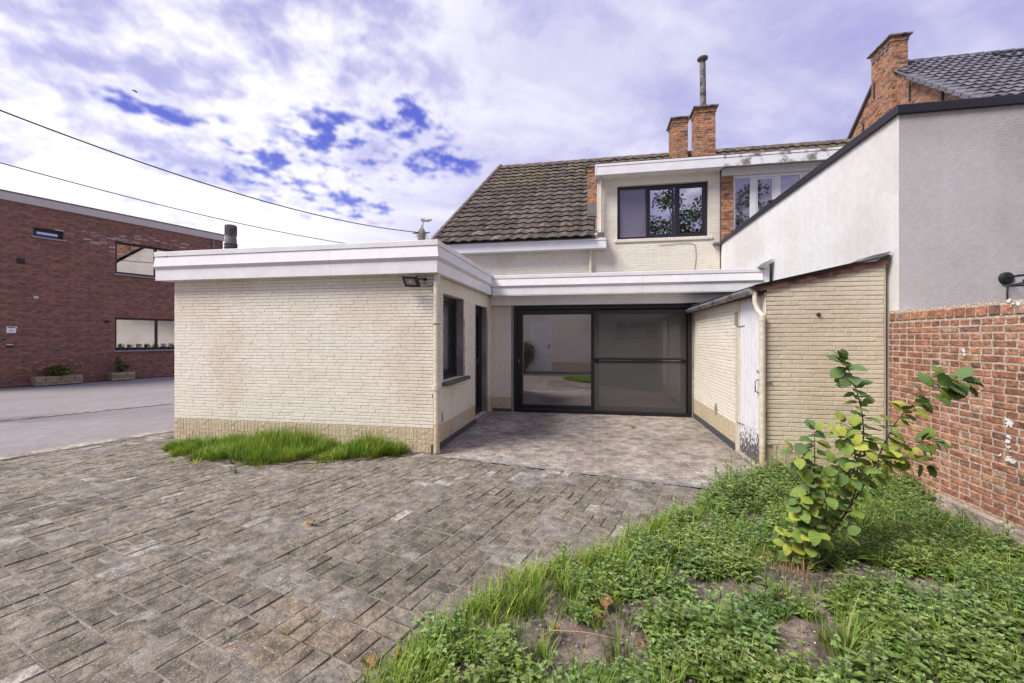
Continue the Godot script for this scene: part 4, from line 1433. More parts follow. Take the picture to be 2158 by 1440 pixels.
func door_paint() -> ImageTexture:
	var im := Image.create(256, 640, false, Image.FORMAT_RGB8)
	var f := FastNoiseLite.new()
	f.seed = 8; f.frequency = 0.022; f.fractal_octaves = 5
	var g := FastNoiseLite.new()
	g.seed = 9; g.frequency = 0.05; g.fractal_octaves = 4
	for y in 640:
		for x in 256:
			var h := 1.0 - y / 640.0   # height on the door
			var flake := f.get_noise_2d(x * 2.2, y * 1.9) * 0.17 + g.get_noise_2d(x * 3.0, y * 2.4) * 0.10
			var line := 0.155 - 0.055 * (1.0 - x / 256.0) + flake
			var grime := g.get_noise_2d(x * 3.0, y * 0.25) * 0.03
			var c := Color(0.905 + grime, 0.90 + grime, 0.91 + grime)
			if h < line:
				var w := 0.36 + g.get_noise_2d(x * 4.0, y * 0.4) * 0.16
				c = Color(w * 1.02, w * 0.98, w * 0.97)
			elif g.get_noise_2d(x * 5.0 + 300.0, y * 0.16) > 0.40 and h < 0.9: c = Color(0.70, 0.69, 0.69)
			if h > 0.96: c = c.lerp(Color(0.55, 0.54, 0.53), clampf((h - 0.96) * 25.0 * (0.5 + f.get_noise_2d(x, y)), 0, 0.7))
			im.set_pixel(x, y, c)
	return ImageTexture.create_from_image(im)


# ------------------------------------------------------------------ white rendered extension next door
func white_extension() -> void:
	var t := thing("rendered_extension", "tall flat-roofed extension with smooth white side and grey stucco end under black coping", "extension", Vector3(6, 0, -8.3))
	bx("side_wall", Vector3(3.16, 0, -11.54), Vector3(3.45, 3.90, -5.19), M.white_render, t, 0.003)
	bx("end_wall", Vector3(3.165, 0, -5.50), Vector3(11.0, 3.897, -5.185), M.grey_render, t, 0.0)
	bx("roof_deck", Vector3(3.4, 3.6, -11.5), Vector3(11.0, 3.86, -5.4), M.lead, t)
	bx("far_wall", Vector3(10.7, 0, -11.5), Vector3(11.0, 3.8, -5.5), M.grey_render, t)
	bx("coping", Vector3(3.125, 3.895, -5.45), Vector3(7.4, 3.99, -5.15), M.black_coping, t, 0.005)
	bx("coping", Vector3(7.403, 3.895, -5.45), Vector3(11.0, 3.99, -5.15), M.black_coping, t, 0.005)
	bx("coping", Vector3(3.127, 3.895, -8.3), Vector3(3.48, 3.988, -5.452), M.black_coping, t, 0.005)
	bx("coping", Vector3(3.127, 3.895, -11.6), Vector3(3.48, 3.988, -8.303), M.black_coping, t, 0.005)
	bx("coping_end", Vector3(2.96, 3.87, -11.62), Vector3(3.13, 3.93, -11.42), M.lead, t, 0.01)
	var v := thing("roof_cowl", "small black ventilation cowl poking up behind the black coping", "vent", Vector3(3.62, 3.86, -9.6))
	var b := MB.new()
	b.lathe([Vector2(0.11, 0), Vector2(0.10, 0.30), Vector2(0.075, 0.42), Vector2(0.075, 0.47)], 16, Vector3(3.62, 3.86, -9.6))
	part("cone", b.mesh(), M.black_plastic, v)
	b = MB.new()
	b.lathe([Vector2(0.0, 0.472), Vector2(0.095, 0.475), Vector2(0.095, 0.495), Vector2(0.0, 0.51)], 16, Vector3(3.62, 3.86, -9.6))
	part("lid", b.mesh(), M.black_plastic, v)
	for k in 0:
		pass


# ------------------------------------------------------------------ old red brick garden wall
func garden_wall() -> void:
	var t := thing("garden_wall", "old red brick garden wall with lime mortar and concrete footing", "wall", Vector3(3.25, 0, -2))
	var z0 := -5.30
	var W := 6.8
	var H := 1.80
	var u := EZ   # face looks to -x
	var core := part("wall", slab(Vector3(3.146, 0.0, z0), u, -EX, W, 1.84, 0.2).mesh(), M.red_mortar, t)
	var c := []
	for k in 14:
		var h := rng.randf()
		c.append(Color(0.56, 0.235, 0.145).lerp(Color(0.66, 0.335, 0.21), h) * rng.randf_range(0.75, 1.12))
	c.append(Color(0.36, 0.19, 0.14)); c.append(Color(0.56, 0.32, 0.17)); c.append(Color(0.58, 0.36, 0.27)); c.append(Color(0.50, 0.22, 0.14)); c.append(Color(0.60, 0.28, 0.17))
	var bl := brick_set(0.196, 0.048, 0.007, c, 0.004, 0.004)
	var bh := brick_set(0.092, 0.048, 0.007, c, 0.004, 0.004)
	var list := []
	var ch := 0.0605
	lay(list, Vector3(3.147, 0.02, z0), u, -EX, W, ch * 28, bl, bh, 0.198, 0.094, ch, 0.012, "english", [Rect2(2.05, -1, 5, 1.13), Rect2(0.85, -1, 6, 1.05)], null, 0.003)
	# rowlock on top
	var x := 0.0
	while x < W:
		var w := rng.randf_range(0.098, 0.118)
		list.append({"xf": Transform3D(Basis(u * (w - 0.01) / 0.094, UP * 1.75, -EX), Vector3(3.145, 0.02 + ch * 28 + 0.055, z0 + x + w / 2)), "mesh": bh[rng.randi() % bh.size()], "d": 0.0})
		x += w
	place(core, list, 300, "brick", "brickwork", M.red_brick)
	# brick tops of the rowlock, seen from above only a little
	bx("footing", Vector3(3.095, -0.1, -4.62), Vector3(3.16, 0.125, 1.5), M.pale_kerb, t, 0.02)
	for s in [[0.88, -3.93, 0.03, 0.04, 6], [0.62, -3.95, 0.06, 0.03, 9], [0.75, -3.94, 0.02, 0.07, 5], [1.42, -4.35, 0.02, 0.04, 4], [1.80, -3.9, 0.07, 0.03, 6]]:
		var sp := MB.new()
		for k in s[4]:
			var at := Vector3(3.1365, s[0] + rng.randfn(0, 0.5) * s[3], s[1] + rng.randfn(0, 0.5) * s[2])
			var poly := []
			var rr := rng.randf_range(0.005, 0.018)
			for q in 9: poly.append(at + (EZ * cos(TAU * q / 9) * rng.randf_range(0.6, 1.5) + UP * sin(TAU * q / 9) * rng.randf_range(0.5, 1.2)) * rr + EX * (-0.0004 * k))
			sp.prism(poly, EX * 0.003)
		part("lime_splash", sp.mesh(), M.white_trim, t)


# ------------------------------------------------------------------ neighbour with the white upstairs windows
func dormer_neighbour() -> void:
	var t := thing("neighbouring_house", "neighbouring house with white framed upstairs windows and worn white fascia, mostly hidden", "house", Vector3(6, 0, -14))
	var z := -11.55
	var oc := orange_set()
	var b := MB.new()
	b.box(Vector3(3.172, 3.7, z - 0.3), Vector3(3.44, 5.61, z))
	var pier := part("brick_pier", b.mesh(), M.orange_mortar, t)
	var list := []
	lay(list, Vector3(3.172, 3.8, z), EX, EZ, 0.268, 1.80, oc[0], oc[1], 0.175, 0.083, 0.0575, 0.009, "half")
	place(pier, list, 80, "brick", "brickwork", M.orange_brick)
	bx("lintel_board", Vector3(3.172, 5.612, z - 0.2), Vector3(8.7, 5.80, z + 0.03), M.white_trim, t)
	bx("soffit", Vector3(3.14, 5.81, z - 0.2), Vector3(8.7, 5.83, -11.23), M.grey_fascia, t)
	bx("fascia", Vector3(3.132, 5.72, -11.235), Vector3(8.7, 5.93, -11.2), M.worn_white, t, 0.006)
	bx("fascia", Vector3(3.132, 5.933, -11.3), Vector3(8.7, 5.99, -11.19), M.worn_white, t, 0.006)
	bx("roof_edge", Vector3(3.14, 5.84, -14.6), Vector3(8.7, 6.04, -11.25), M.flue_grey, t)
	bx("back_wall", Vector3(3.44, 3.6, -16), Vector3(8.7, 5.8, -15.9), M.dark_room, t)
	bx("floor", Vector3(3.17, 3.5, -16), Vector3(8.7, 3.75, z - 0.1), M.dark_room, t)
	bx("lower_wall", Vector3(3.46, 0, z - 0.2), Vector3(8.7, 3.7, z), M.orange_mortar, t)
	var x := 3.44
	for k in 4:
		var w := 0.475 if k == 0 else 0.555
		window_unit(t, Vector3(x, 0, z), EX, EZ, Rect2(0, 3.95, w, 1.655), 0.04, 0.065, [], M.white_trim, M.glass, k % 2 == 1)
		x += w + 0.003
	# curtains in soft folds
	for c in [[3.47, 3.90], [3.98, 4.35], [4.62, 4.9]]:
		var m := MB.new()
		var n := int((c[1] - c[0]) / 0.025)
		for i in n:
			var xa: float = c[0] + i * 0.025
			var za := z - 0.30 - 0.03 * sin(i * 1.3)
			var zb := z - 0.30 - 0.03 * sin((i + 1) * 1.3)
			m.quad(Vector3(xa, 3.8, za), Vector3(xa + 0.025, 3.8, zb), Vector3(xa + 0.025, 5.55, zb), Vector3(xa, 5.55, za))
		part("curtain", m.mesh(), M.curtain, t)


# ------------------------------------------------------------------ tall gable house at the end of the row
func gable_house() -> void:
	var t := thing("gable_house", "tall orange brick gable house with dark glazed tile roof and long chimney", "house", Vector3(12, 0, -15))
	var x := 8.77
	var zf := -10.4
	var zr := -19.8
	var apex := Vector3(x, 9.90, -15.1)
	var slope := 0.84
	var top := func(u: float) -> float: return 9.90 - absf(zr + u + 15.1) * slope
	var b := MB.new()
	b.prism([Vector3(x, 0, zr), Vector3(x, 0, zf), Vector3(x, top.call(zf - zr), zf), apex, Vector3(x, top.call(0.0), zr)], Vector3(0.3, 0, 0))
	var gable := part("gable_wall", b.mesh(), M.orange_mortar, t)
	var oc := orange_set()
	var list := []
	lay(list, Vector3(x, 0, zr), EZ, -EX, zf - zr, 9.9, oc[0], oc[1], 0.20, 0.095, 0.068, 0.010, "half", [], func(u): return top.call(u) - 0.06, 0.002, null, 6.4)
	place(gable, list, 150, "brick", "brickwork", M.orange_brick)
	for a in [[-13.9, 8.2, 8.75], [-12.75, 7.5, 7.95], [-11.9, 6.9, 7.3], [-16.0, 7.9, 8.6]]:
		pipe("wall_anchor", [Vector3(x - 0.03, a[1], a[0]), Vector3(x - 0.03, a[2], a[0])], 0.022, M.black_plastic, t, -1, 6)
	# chimney breast standing proud of the gable, with dentils under the cap
	var st := stack(t, "chimney", Vector3(8.84, 6.2, -14.92), 0.42, 0.92, 4.20, oc, 0.06, 140)
	pipe("wall_anchor", [Vector3(8.60, 9.0, -15.2), Vector3(8.60, 9.5, -15.2)], 0.02, M.black_plastic, st, -1, 6)
	for k in 4:
		bx("dentil_gap", Vector3(8.60, 10.12, -15.29 + k * 0.2), Vector3(8.615, 10.32, -15.19 + k * 0.2), M.dark_room, st, 0.0)
	# roof towards the yard
	var sl := Vector3(0, slope, -1).normalized()
	var nn := Vector3(0, 1, slope).normalized()
	var o := Vector3(8.68, 9.90 - (15.1 - 10.4) * slope + 0.03, -10.4)
	var L := 4.7 * sqrt(1 + slope * slope)
	var rf := MB.new()
	rf.quad(o, o + EX * 9, o + EX * 9 + sl * L, o + sl * L)
	rf.quad(o + EX * 9 + sl * L, Vector3(17.68, o.y, zr), Vector3(8.68, o.y, zr), o + sl * L) if false else rf.quad(o + sl * L, o + sl * L + EX * 9, Vector3(17.68, o.y, zr), Vector3(8.68, o.y, zr))
	var roof := part("roof", rf.mesh(), M.lead, t)
	var sets := []
	for k in 5: sets.append(tile_mesh(0.235, 0.40, 0.035, 0.02, Color(0.14, 0.135, 0.16) * (0.8 + 0.12 * k)))
	list = []
	for r in range(3, 21):
		for k in 24:
			var m := o + EX * (0.22 + k * 0.235) + sl * (r * 0.29) + nn * (0.012 + rng.randf_range(-0.002, 0.002))
			if r * 0.29 > L - 0.1: continue
			if m.x < 9.1 and m.z < -14.5: continue
			list.append({"xf": Transform3D(Basis(EX, sl, nn), m), "mesh": sets[rng.randi() % 5], "d": 0.0})
	place(roof, list, 300, "roof_tile", "roof_tile_field", M.slate_tile)
	for r in range(2, 15):
		var v := MB.new()
		v.col = Color(0.17, 0.165, 0.19) * rng.randf_range(0.85, 1.15)
		var s2 := (sl - nn * 0.11).normalized()
		v.obox(o + EX * 0.0 + sl * (r * 0.29 + 0.15) + nn * 0.02, EX, s2, EX.cross(s2), Vector3(0.115, 0.185, 0.07), 0.025)
		var m := part("verge_tile", v.mesh(), M.slate_tile, roof)
		m.rotation.x = 0.0
	for k in 22:
		var cp := MB.new()
		cp.col = Color(0.10, 0.095, 0.11)
		cp.tube([apex + EX * (0.3 + k * 0.38) + UP * 0.02, apex + EX * (0.3 + k * 0.38 + 0.385) + UP * 0.03], 0.10, 0.11, 10)
		part("ridge_tile", cp.mesh(), M.slate_tile, roof)
	var vg := MB.new()
	vg.tube([apex + Vector3(-0.05, 0, 0), Vector3(8.72, top.call(0.0), zr)], 0.05, 0.05, 6)
	part("verge", vg.mesh(), M.lead, t)
	# roof window
	var rw := Node3D.new()
	rw.name = "roof_window"
	t.add_child(rw)
	var p := o + EX * 2.72 + sl * 5.15 + nn * 0.07
	rw.position = p - gpos(t)
	part("frame", frame_bars(p, EX, nn, 0.9, 0.0, 0.0, 0.0).mesh() if false else tilted_frame(p, EX, sl, nn, 0.95, 0.75, 0.07), M.black_frame, rw)
	var g := MB.new()
	g.obox(p + EX * 0.475 + sl * 0.375 + nn * 0.01, EX, sl, nn, Vector3(0.41, 0.31, 0.005))
	part("pane", g.mesh(), M.bright_glass, rw)

func tilted_frame(p: Vector3, u: Vector3, v: Vector3, n: Vector3, w: float, h: float, fw: float) -> ArrayMesh:
	var b := MB.new()
	for s in [0.0, 1.0]:
		b.obox(p + u * w / 2 + v * lerpf(fw / 2, h - fw / 2, s), u, v, n, Vector3(w / 2, fw / 2, 0.05), 0.008)
		b.obox(p + v * h / 2 + u * lerpf(fw / 2, w - fw / 2, s), u, v, n, Vector3(fw / 2, h / 2 - fw, 0.05), 0.008)
	return b.mesh()


# ------------------------------------------------------------------ dark red brick house across the street
const BO := Vector3(-17.361, 0, -12.52)

func at_house(s: float, y: float, out := 0.0) -> Vector3:
	return BO + STREET * s + UP * y + ACROSS * out

func brick_house() -> void:
	var t := thing("street_house", "flat-roofed dark red brick house with wide black framed windows across the street", "house", BO + STREET * 0.5)
	var s0 := -4.6
	var W := 8.6
	var holes := [Rect2(0.24 - s0, 1.08, 3.3, 1.23), Rect2(0.25 - s0, 3.92, 1.95, 1.20), Rect2(-1.83 - s0, 4.86, 0.71, 0.29)]
	var o := at_house(s0, 0)
	var wall := part("street_wall", slab(o, STREET, ACROSS, W, 5.86, 0.3, holes).mesh(), M.dark_mortar, t)
	var c := []
	for k in 8: c.append(Color(0.30, 0.135, 0.095).lerp(Color(0.36, 0.165, 0.115), rng.randf()) * rng.randf_range(0.86, 1.12))
	c.append(Color(0.22, 0.115, 0.09)); c.append(Color(0.24, 0.125, 0.095))
	c.append(Color(0.62, 0.50, 0.47)); c.append(Color(0.48, 0.34, 0.31))
	var bl := brick_set(0.21, 0.042, 0.005, c, 0.003, 0.002)
	var bh := brick_set(0.10, 0.042, 0.005, c, 0.003, 0.002)
	var f := FastNoiseLite.new()
	f.seed = 61; f.frequency = 0.9; f.fractal_octaves = 3
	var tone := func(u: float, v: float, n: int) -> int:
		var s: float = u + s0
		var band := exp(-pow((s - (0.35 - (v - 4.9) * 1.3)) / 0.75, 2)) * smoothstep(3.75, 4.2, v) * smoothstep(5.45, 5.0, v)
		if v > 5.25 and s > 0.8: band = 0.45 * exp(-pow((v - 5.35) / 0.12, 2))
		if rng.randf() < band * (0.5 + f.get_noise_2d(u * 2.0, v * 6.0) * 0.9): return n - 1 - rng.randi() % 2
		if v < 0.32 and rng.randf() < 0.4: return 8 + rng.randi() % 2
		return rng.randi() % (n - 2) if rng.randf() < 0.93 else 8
	var list := []
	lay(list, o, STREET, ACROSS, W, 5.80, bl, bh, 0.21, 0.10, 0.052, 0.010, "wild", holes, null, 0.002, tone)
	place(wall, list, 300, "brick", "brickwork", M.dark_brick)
	var rest := MB.new()
	var e := at_house(4.0, 0)
	rest.prism([e, e - ACROSS * 8, e - ACROSS * 8 + UP * 5.86, e + UP * 5.86], -STREET * 0.3)
	part("end_wall", rest.mesh(), M.dark_mortar, t)
	rest = MB.new()
	rest.prism([at_house(s0, 0, -8), at_house(4, 0, -8), at_house(4, 5.86, -8), at_house(s0, 5.86, -8)], ACROSS * 0.2)
	rest.prism([at_house(s0, 0, -8), at_house(s0, 0, 0), at_house(s0, 5.86, 0), at_house(s0, 5.86, -8)], STREET * 0.2)
	part("rear_wall", rest.mesh(), M.dark_room, t)
	rest = MB.new()
	rest.prism([at_house(s0, 5.9, 0), at_house(4, 5.9, 0), at_house(4, 5.9, -8), at_house(s0, 5.9, -8)], UP * 0.2)
	rest.prism([at_house(s0, 2.6, -0.3), at_house(4, 2.6, -0.3), at_house(4, 2.6, -8), at_house(s0, 2.6, -8)], UP * 0.2)
	rest.prism([at_house(s0, 0.0, -0.3), at_house(4, 0.0, -0.3), at_house(4, 0.0, -8), at_house(s0, 0.0, -8)], UP * 0.1)
	part("roof_deck", rest.mesh(), M.dark_room, t)
	var fa := MB.new()
	fa.obox(at_house(s0 + W / 2, 5.98, 0.03), STREET, UP, ACROSS, Vector3(W / 2 + 0.04, 0.125, 0.03), 0.006)
	part("fascia", fa.mesh(), M.grey_fascia, t)
	fa = MB.new()
	fa.obox(at_house(s0 + W / 2, 6.13, 0.0), STREET, UP, ACROSS, Vector3(W / 2 + 0.06, 0.022, 0.075), 0.005)
	part("fascia_cap", fa.mesh(), M.flue_grey, t)
	pipe("downpipe", [at_house(3.58, 5.84, 0.06), at_house(3.58, 0, 0.06)], 0.045, M.flue_grey, t)
	for k in 3:
		var h: Rect2 = holes[k]
		var w := window_unit(t, o, STREET, ACROSS, h, 0.10, 0.085 if k < 2 else 0.06, [[1.32], [1.28], []][k], M.black_frame, M.bright_glass, k == 2)
		var sl := MB.new()
		sl.obox(o + STREET * (h.position.x + h.size.x / 2) + UP * (h.position.y - 0.025) + ACROSS * 0.02, STREET, UP, ACROSS, Vector3(h.size.x / 2 + 0.05, 0.025, 0.06), 0.004)
		part("sill", sl.mesh(), M.blue_stone, w)
	# plants along the inside of the lower window
	for k in 7:
		var q := at_house(0.45 + k * 0.27, 1.085, -0.045)
		var pot := MB.new()
		pot.obox(q + UP * 0.05, STREET, UP, ACROSS, Vector3(0.12, 0.045, 0.04), 0.01)
		var po := part("window_box", pot.mesh(), M.black_plastic, t)
		var fo := MB.new()
		leaf_cloud(fo, q + UP * 0.15, Vector3(0.14, 0.09, 0.05), 70, 0.05, [Color(0.10, 0.13, 0.05), Color(0.16, 0.17, 0.09), Color(0.20, 0.19, 0.13)])
		part("foliage", fo.mesh(), M.leaf, po)
	# vent grille, junction box
	var vg := MB.new()
	vg.obox(at_house(-2.11, 4.0, 0.02), STREET, UP, ACROSS, Vector3(0.085, 0.08, 0.02), 0.006)
	for k in 4: vg.obox(at_house(-2.11, 3.945 + k * 0.036, 0.042), STREET, UP, ACROSS, Vector3(0.07, 0.006, 0.004))
	part("vent_grille", vg.mesh(), M.black_plastic, t)
	var jb := MB.new()
	jb.obox(at_house(-1.775, 2.865, 0.02), STREET, UP, ACROSS, Vector3(0.055, 0.045, 0.025), 0.008)
	part("junction_box", jb.mesh(), M.lamp_grey, t)

# loose leaves spread through a rounded volume
func leaf_cloud(b: MB, m: Vector3, r: Vector3, n: int, size: float, cols: Array) -> void:
	for k in n:
		var d := Vector3(rng.randfn(0, 0.5), rng.randfn(0, 0.5), rng.randfn(0, 0.5))
		if d.length() > 1.1: d = d.normalized() * rng.randf_range(0.7, 1.05)
		var p := m + d * r
		var a := Vector3(rng.randf_range(-1, 1), rng.randf_range(-0.5, 0.9), rng.randf_range(-1, 1)).normalized()
		var c := a.cross(Vector3(rng.randf_range(-1, 1), 1.2, rng.randf_range(-1, 1)).normalized()).normalized()
		var s := size * rng.randf_range(0.6, 1.25)
		b.col = cols[rng.randi() % cols.size()] * rng.randf_range(0.75, 1.25)
		b.quad(p - a * s * 0.6, p + c * s * 0.34, p + a * s * 0.6, p - c * s * 0.34)


# ------------------------------------------------------------------ what stands behind the camera and shows in the glass
func garage_behind() -> void:
	var t := thing("garage", "cream brick garage with white plank door and three-pane window, seen mirrored in the sliding door", "garage", Vector3(-1.2, 0, 3))
	var z := 1.46
	var u := -EX   # face looks to -z
	var o := Vector3(3.1, 0, z)
	var holes := [Rect2(3.1 - 2.83, 1.62, 1.9, 0.66)]
	var cl := tones(Color(1, 1, 1), 0.05, 5, 0.012)
	var wall := part("front_wall", slab(o, u, -EZ, 9.0, 2.95, 0.25, holes).mesh(), M.cream_joint, t)
	var list := []
	lay(list, o + UP * 0.45, u, -EZ, 9.0, 2.45, brick_set(0.205, 0.055, 0.006, cl), brick_set(0.098, 0.055, 0.006, cl), 0.205, 0.098, 0.062, 0.008, "wild", shift_holes(holes, 0.45) + [Rect2(4.92, -1, 1.02, 2.72)])
	place(wall, list, 0, "brick", "brickwork", M.cream_paint)
	part("plinth", slab(o - EZ * 0.008, u, -EZ, 4.9, 0.45, 0.05).mesh(), M.plinth_paint, t)
	for k in 9: bx("door_plank", Vector3(-2.83 + k * 0.112, 0.05, z - 0.03), Vector3(-2.722 + k * 0.112, 2.25, z - 0.004), M.white_trim, t, 0.004)
	bx("door_lock", Vector3(-1.98, 1.05, z - 0.045), Vector3(-1.93, 1.25, z - 0.031), M.black_plastic, t)
	window_unit(t, o, u, -EZ, holes[0], 0.04, 0.06, [0.63, 1.27], M.white_trim, M.glass)
	bx("window_sill", Vector3(0.88, 1.52, z - 0.06), Vector3(2.9, 1.60, z + 0.1), M.stone_sill, t)
	bx("roof", Vector3(-5.9, 2.95, z - 0.1), Vector3(3.1, 3.15, z + 6), M.lead, t)
	bx("rear_wall", Vector3(-5.9, 0, z + 5.8), Vector3(3.1, 2.95, z + 6), M.cream_paint, t)
	bx("end_wall", Vector3(-5.9, 0, z + 0.25), Vector3(-5.7, 2.95, z + 5.8), M.cream_paint, t)
	bx("end_wall", Vector3(2.9, 0, z + 0.25), Vector3(3.1, 2.95, z + 5.8), M.cream_paint, t)
	var bu := thing("garden_bush", "rounded green bush beside the garage door, seen mirrored in the sliding door", "bush", Vector3(-3.0, 0, 0.95))
	var st := MB.new()
	for k in 6:
		var a := k * 1.05
		st.tube([Vector3(-3.0, 0, 0.95), Vector3(-3.0 + 0.2 * cos(a), 0.5, 1.0 + 0.15 * sin(a)), Vector3(-3.0 + 0.35 * cos(a), 1.0, 1.0 + 0.25 * sin(a))], 0.02, 0.006, 6)
	part("stem", st.mesh(), M.twig, bu)
	var cr := MB.new()
	leaf_cloud(cr, Vector3(-3.0, 0.85, 0.95), Vector3(0.5, 0.6, 0.4), 1400, 0.09, [Color(0.10, 0.17, 0.04), Color(0.13, 0.22, 0.05), Color(0.08, 0.13, 0.03)])
	part("foliage", cr.mesh(), M.leaf, bu)
	# broad trees whose crowns show in the upstairs windows
	tree(Vector3(6.2, -0.1, 7.0), "broad leafy tree behind the garage, seen mirrored in the black framed upstairs window")
	tree(Vector3(11.4, -0.1, 7.6), "second broad leafy tree further right, seen mirrored in the white framed upstairs windows")

func tree(base: Vector3, label: String) -> void:
	var tr := thing("leafy_tree", label, "tree", base, "trees behind the garage")
	var tb := MB.new()
	tb.tube([base, base + Vector3(0.05, 1.6, 0), base + Vector3(-0.1, 3.4, 0.1), base + Vector3(0, 5.2, 0)], 0.26, 0.15, 10)
	var tips := []
	for k in 13:
		var a := k * 2.4
		var h := 3.0 + k * 0.35
		var r := 2.6 - absf(k - 5) * 0.13
		var p := base + Vector3(0, h, 0)
		var q := p + Vector3(cos(a) * r * 0.5, 1.3, sin(a) * r * 0.5)
		var e := p + Vector3(cos(a) * r, 2.2 + 0.12 * k, sin(a) * r)
		tb.tube([p, q, e], 0.09, 0.025, 6)
		tips.append(q); tips.append(e); tips.append((q + e) / 2 + Vector3(rng.randf_range(-0.5, 0.5), 0.5, rng.randf_range(-0.5, 0.5)))
	part("trunk", tb.mesh(), M.twig, tr)
	var cb := MB.new()
	for tp in tips:
		leaf_cloud(cb, tp + Vector3(rng.randf_range(-0.3, 0.3), 0.2, rng.randf_range(-0.3, 0.3)), Vector3(1.0, 0.55, 1.0), 230, 0.20, [Color(0.05, 0.085, 0.02), Color(0.07, 0.11, 0.03), Color(0.10, 0.15, 0.04)])
	part("crown", cb.mesh(), M.crown, tr)


# ------------------------------------------------------------------ small fittings
func fittings() -> void:
	# floodlight under the corner of the white fascia
	var f := thing("floodlight", "black square floodlight tilted down under the fascia corner", "floodlight", Vector3(-2.33, 2.29, -5.40))
	var m := Vector3(-2.352, 2.295, -5.28)
	var n := Vector3(-0.10, -0.66, 0.74).normalized()
	var u := (EX - n * n.x).normalized()
	var v := n.cross(u)
	var b := MB.new()
	b.obox(m, u, v, n, Vector3(0.110, 0.086, 0.018), 0.006)
	for k in 5: b.obox(m - n * 0.02 + u * (k - 2) * 0.035, u, v, n, Vector3(0.004, 0.06, 0.012))
	part("housing", b.mesh(), M.black_plastic, f)
	b = MB.new()
	b.obox(m + n * 0.0180, u, v, n, Vector3(0.070, 0.048, 0.002))
	part("lens", b.mesh(), M.grey_plastic, f)
	b = MB.new()
	b.obox(m + n * 0.0205, u, v, n, Vector3(0.026, 0.019, 0.0008))
	part("lamp_chip", b.mesh(), M.lamp_grey, f)
	pipe("bracket", [m + u * 0.10 + v * 0.03, Vector3(-2.225, 2.335, -5.33), Vector3(-2.215, 2.335, -5.445)], 0.010, M.black_plastic, f, -1, 8)
	b = MB.new()
	b.lathe([Vector2(0.020, 0), Vector2(0.020, 0.03), Vector2(0, 0.031)], 12, Vector3(-2.215, 2.335, -5.45), EZ)
	part("wall_mount", b.mesh(), M.black_plastic, f)
	pipe("cable", [Vector3(-2.22, 2.32, -5.37), Vector3(-2.20, 2.275, -5.40), Vector3(-2.16, 2.235, -5.42), Vector3(-2.125, 2.245, -5.435), Vector3(-2.10, 2.29, -5.44), Vector3(-2.105, 2.40, -5.44)], 0.005, M.cable_black, f, -1, 6)
	# wall lamp on the grey stucco
	var l := thing("wall_lamp", "black swan-neck wall lamp with flat disc shade on the grey stucco", "lamp", Vector3(4.10, 2.15, -5.185))
	b = MB.new()
	b.lathe([Vector2(0.062, 0), Vector2(0.062, 0.022), Vector2(0.045, 0.032), Vector2(0.02, 0.036), Vector2(0, 0.037)], 24, Vector3(4.10, 2.150, -5.185), EZ)
	part("back_plate", b.mesh(), M.black_plastic, l)
	pipe("arm", [Vector3(4.10, 2.155, -5.15), Vector3(4.10, 2.16, -5.05), Vector3(4.10, 2.155, -4.985), Vector3(4.10, 2.13, -4.965), Vector3(4.10, 2.09, -4.962)], 0.011, M.black_plastic, l, -1, 10)
	b = MB.new()
	b.lathe([Vector2(0.122, -0.004), Vector2(0.120, 0.002), Vector2(0.06, 0.022), Vector2(0.03, 0.03), Vector2(0.03, 0.052), Vector2(0, 0.053)], 28, Vector3(4.10, 2.06, -4.962))
	part("shade", b.mesh(), M.black_plastic, l)
	b = MB.new()
	b.lathe([Vector2(0.0, -0.085), Vector2(0.03, -0.08), Vector2(0.038, -0.03), Vector2(0.035, -0.004)], 16, Vector3(4.10, 2.06, -4.962))
	part("glass_cover", b.mesh(), M.glass, l)
	pipe("cable", [Vector3(4.095, 2.09, -5.15), Vector3(4.095, 1.99, -5.16), Vector3(4.11, 1.86, -5.17)], 0.008, M.cable_black, l, -1, 6)


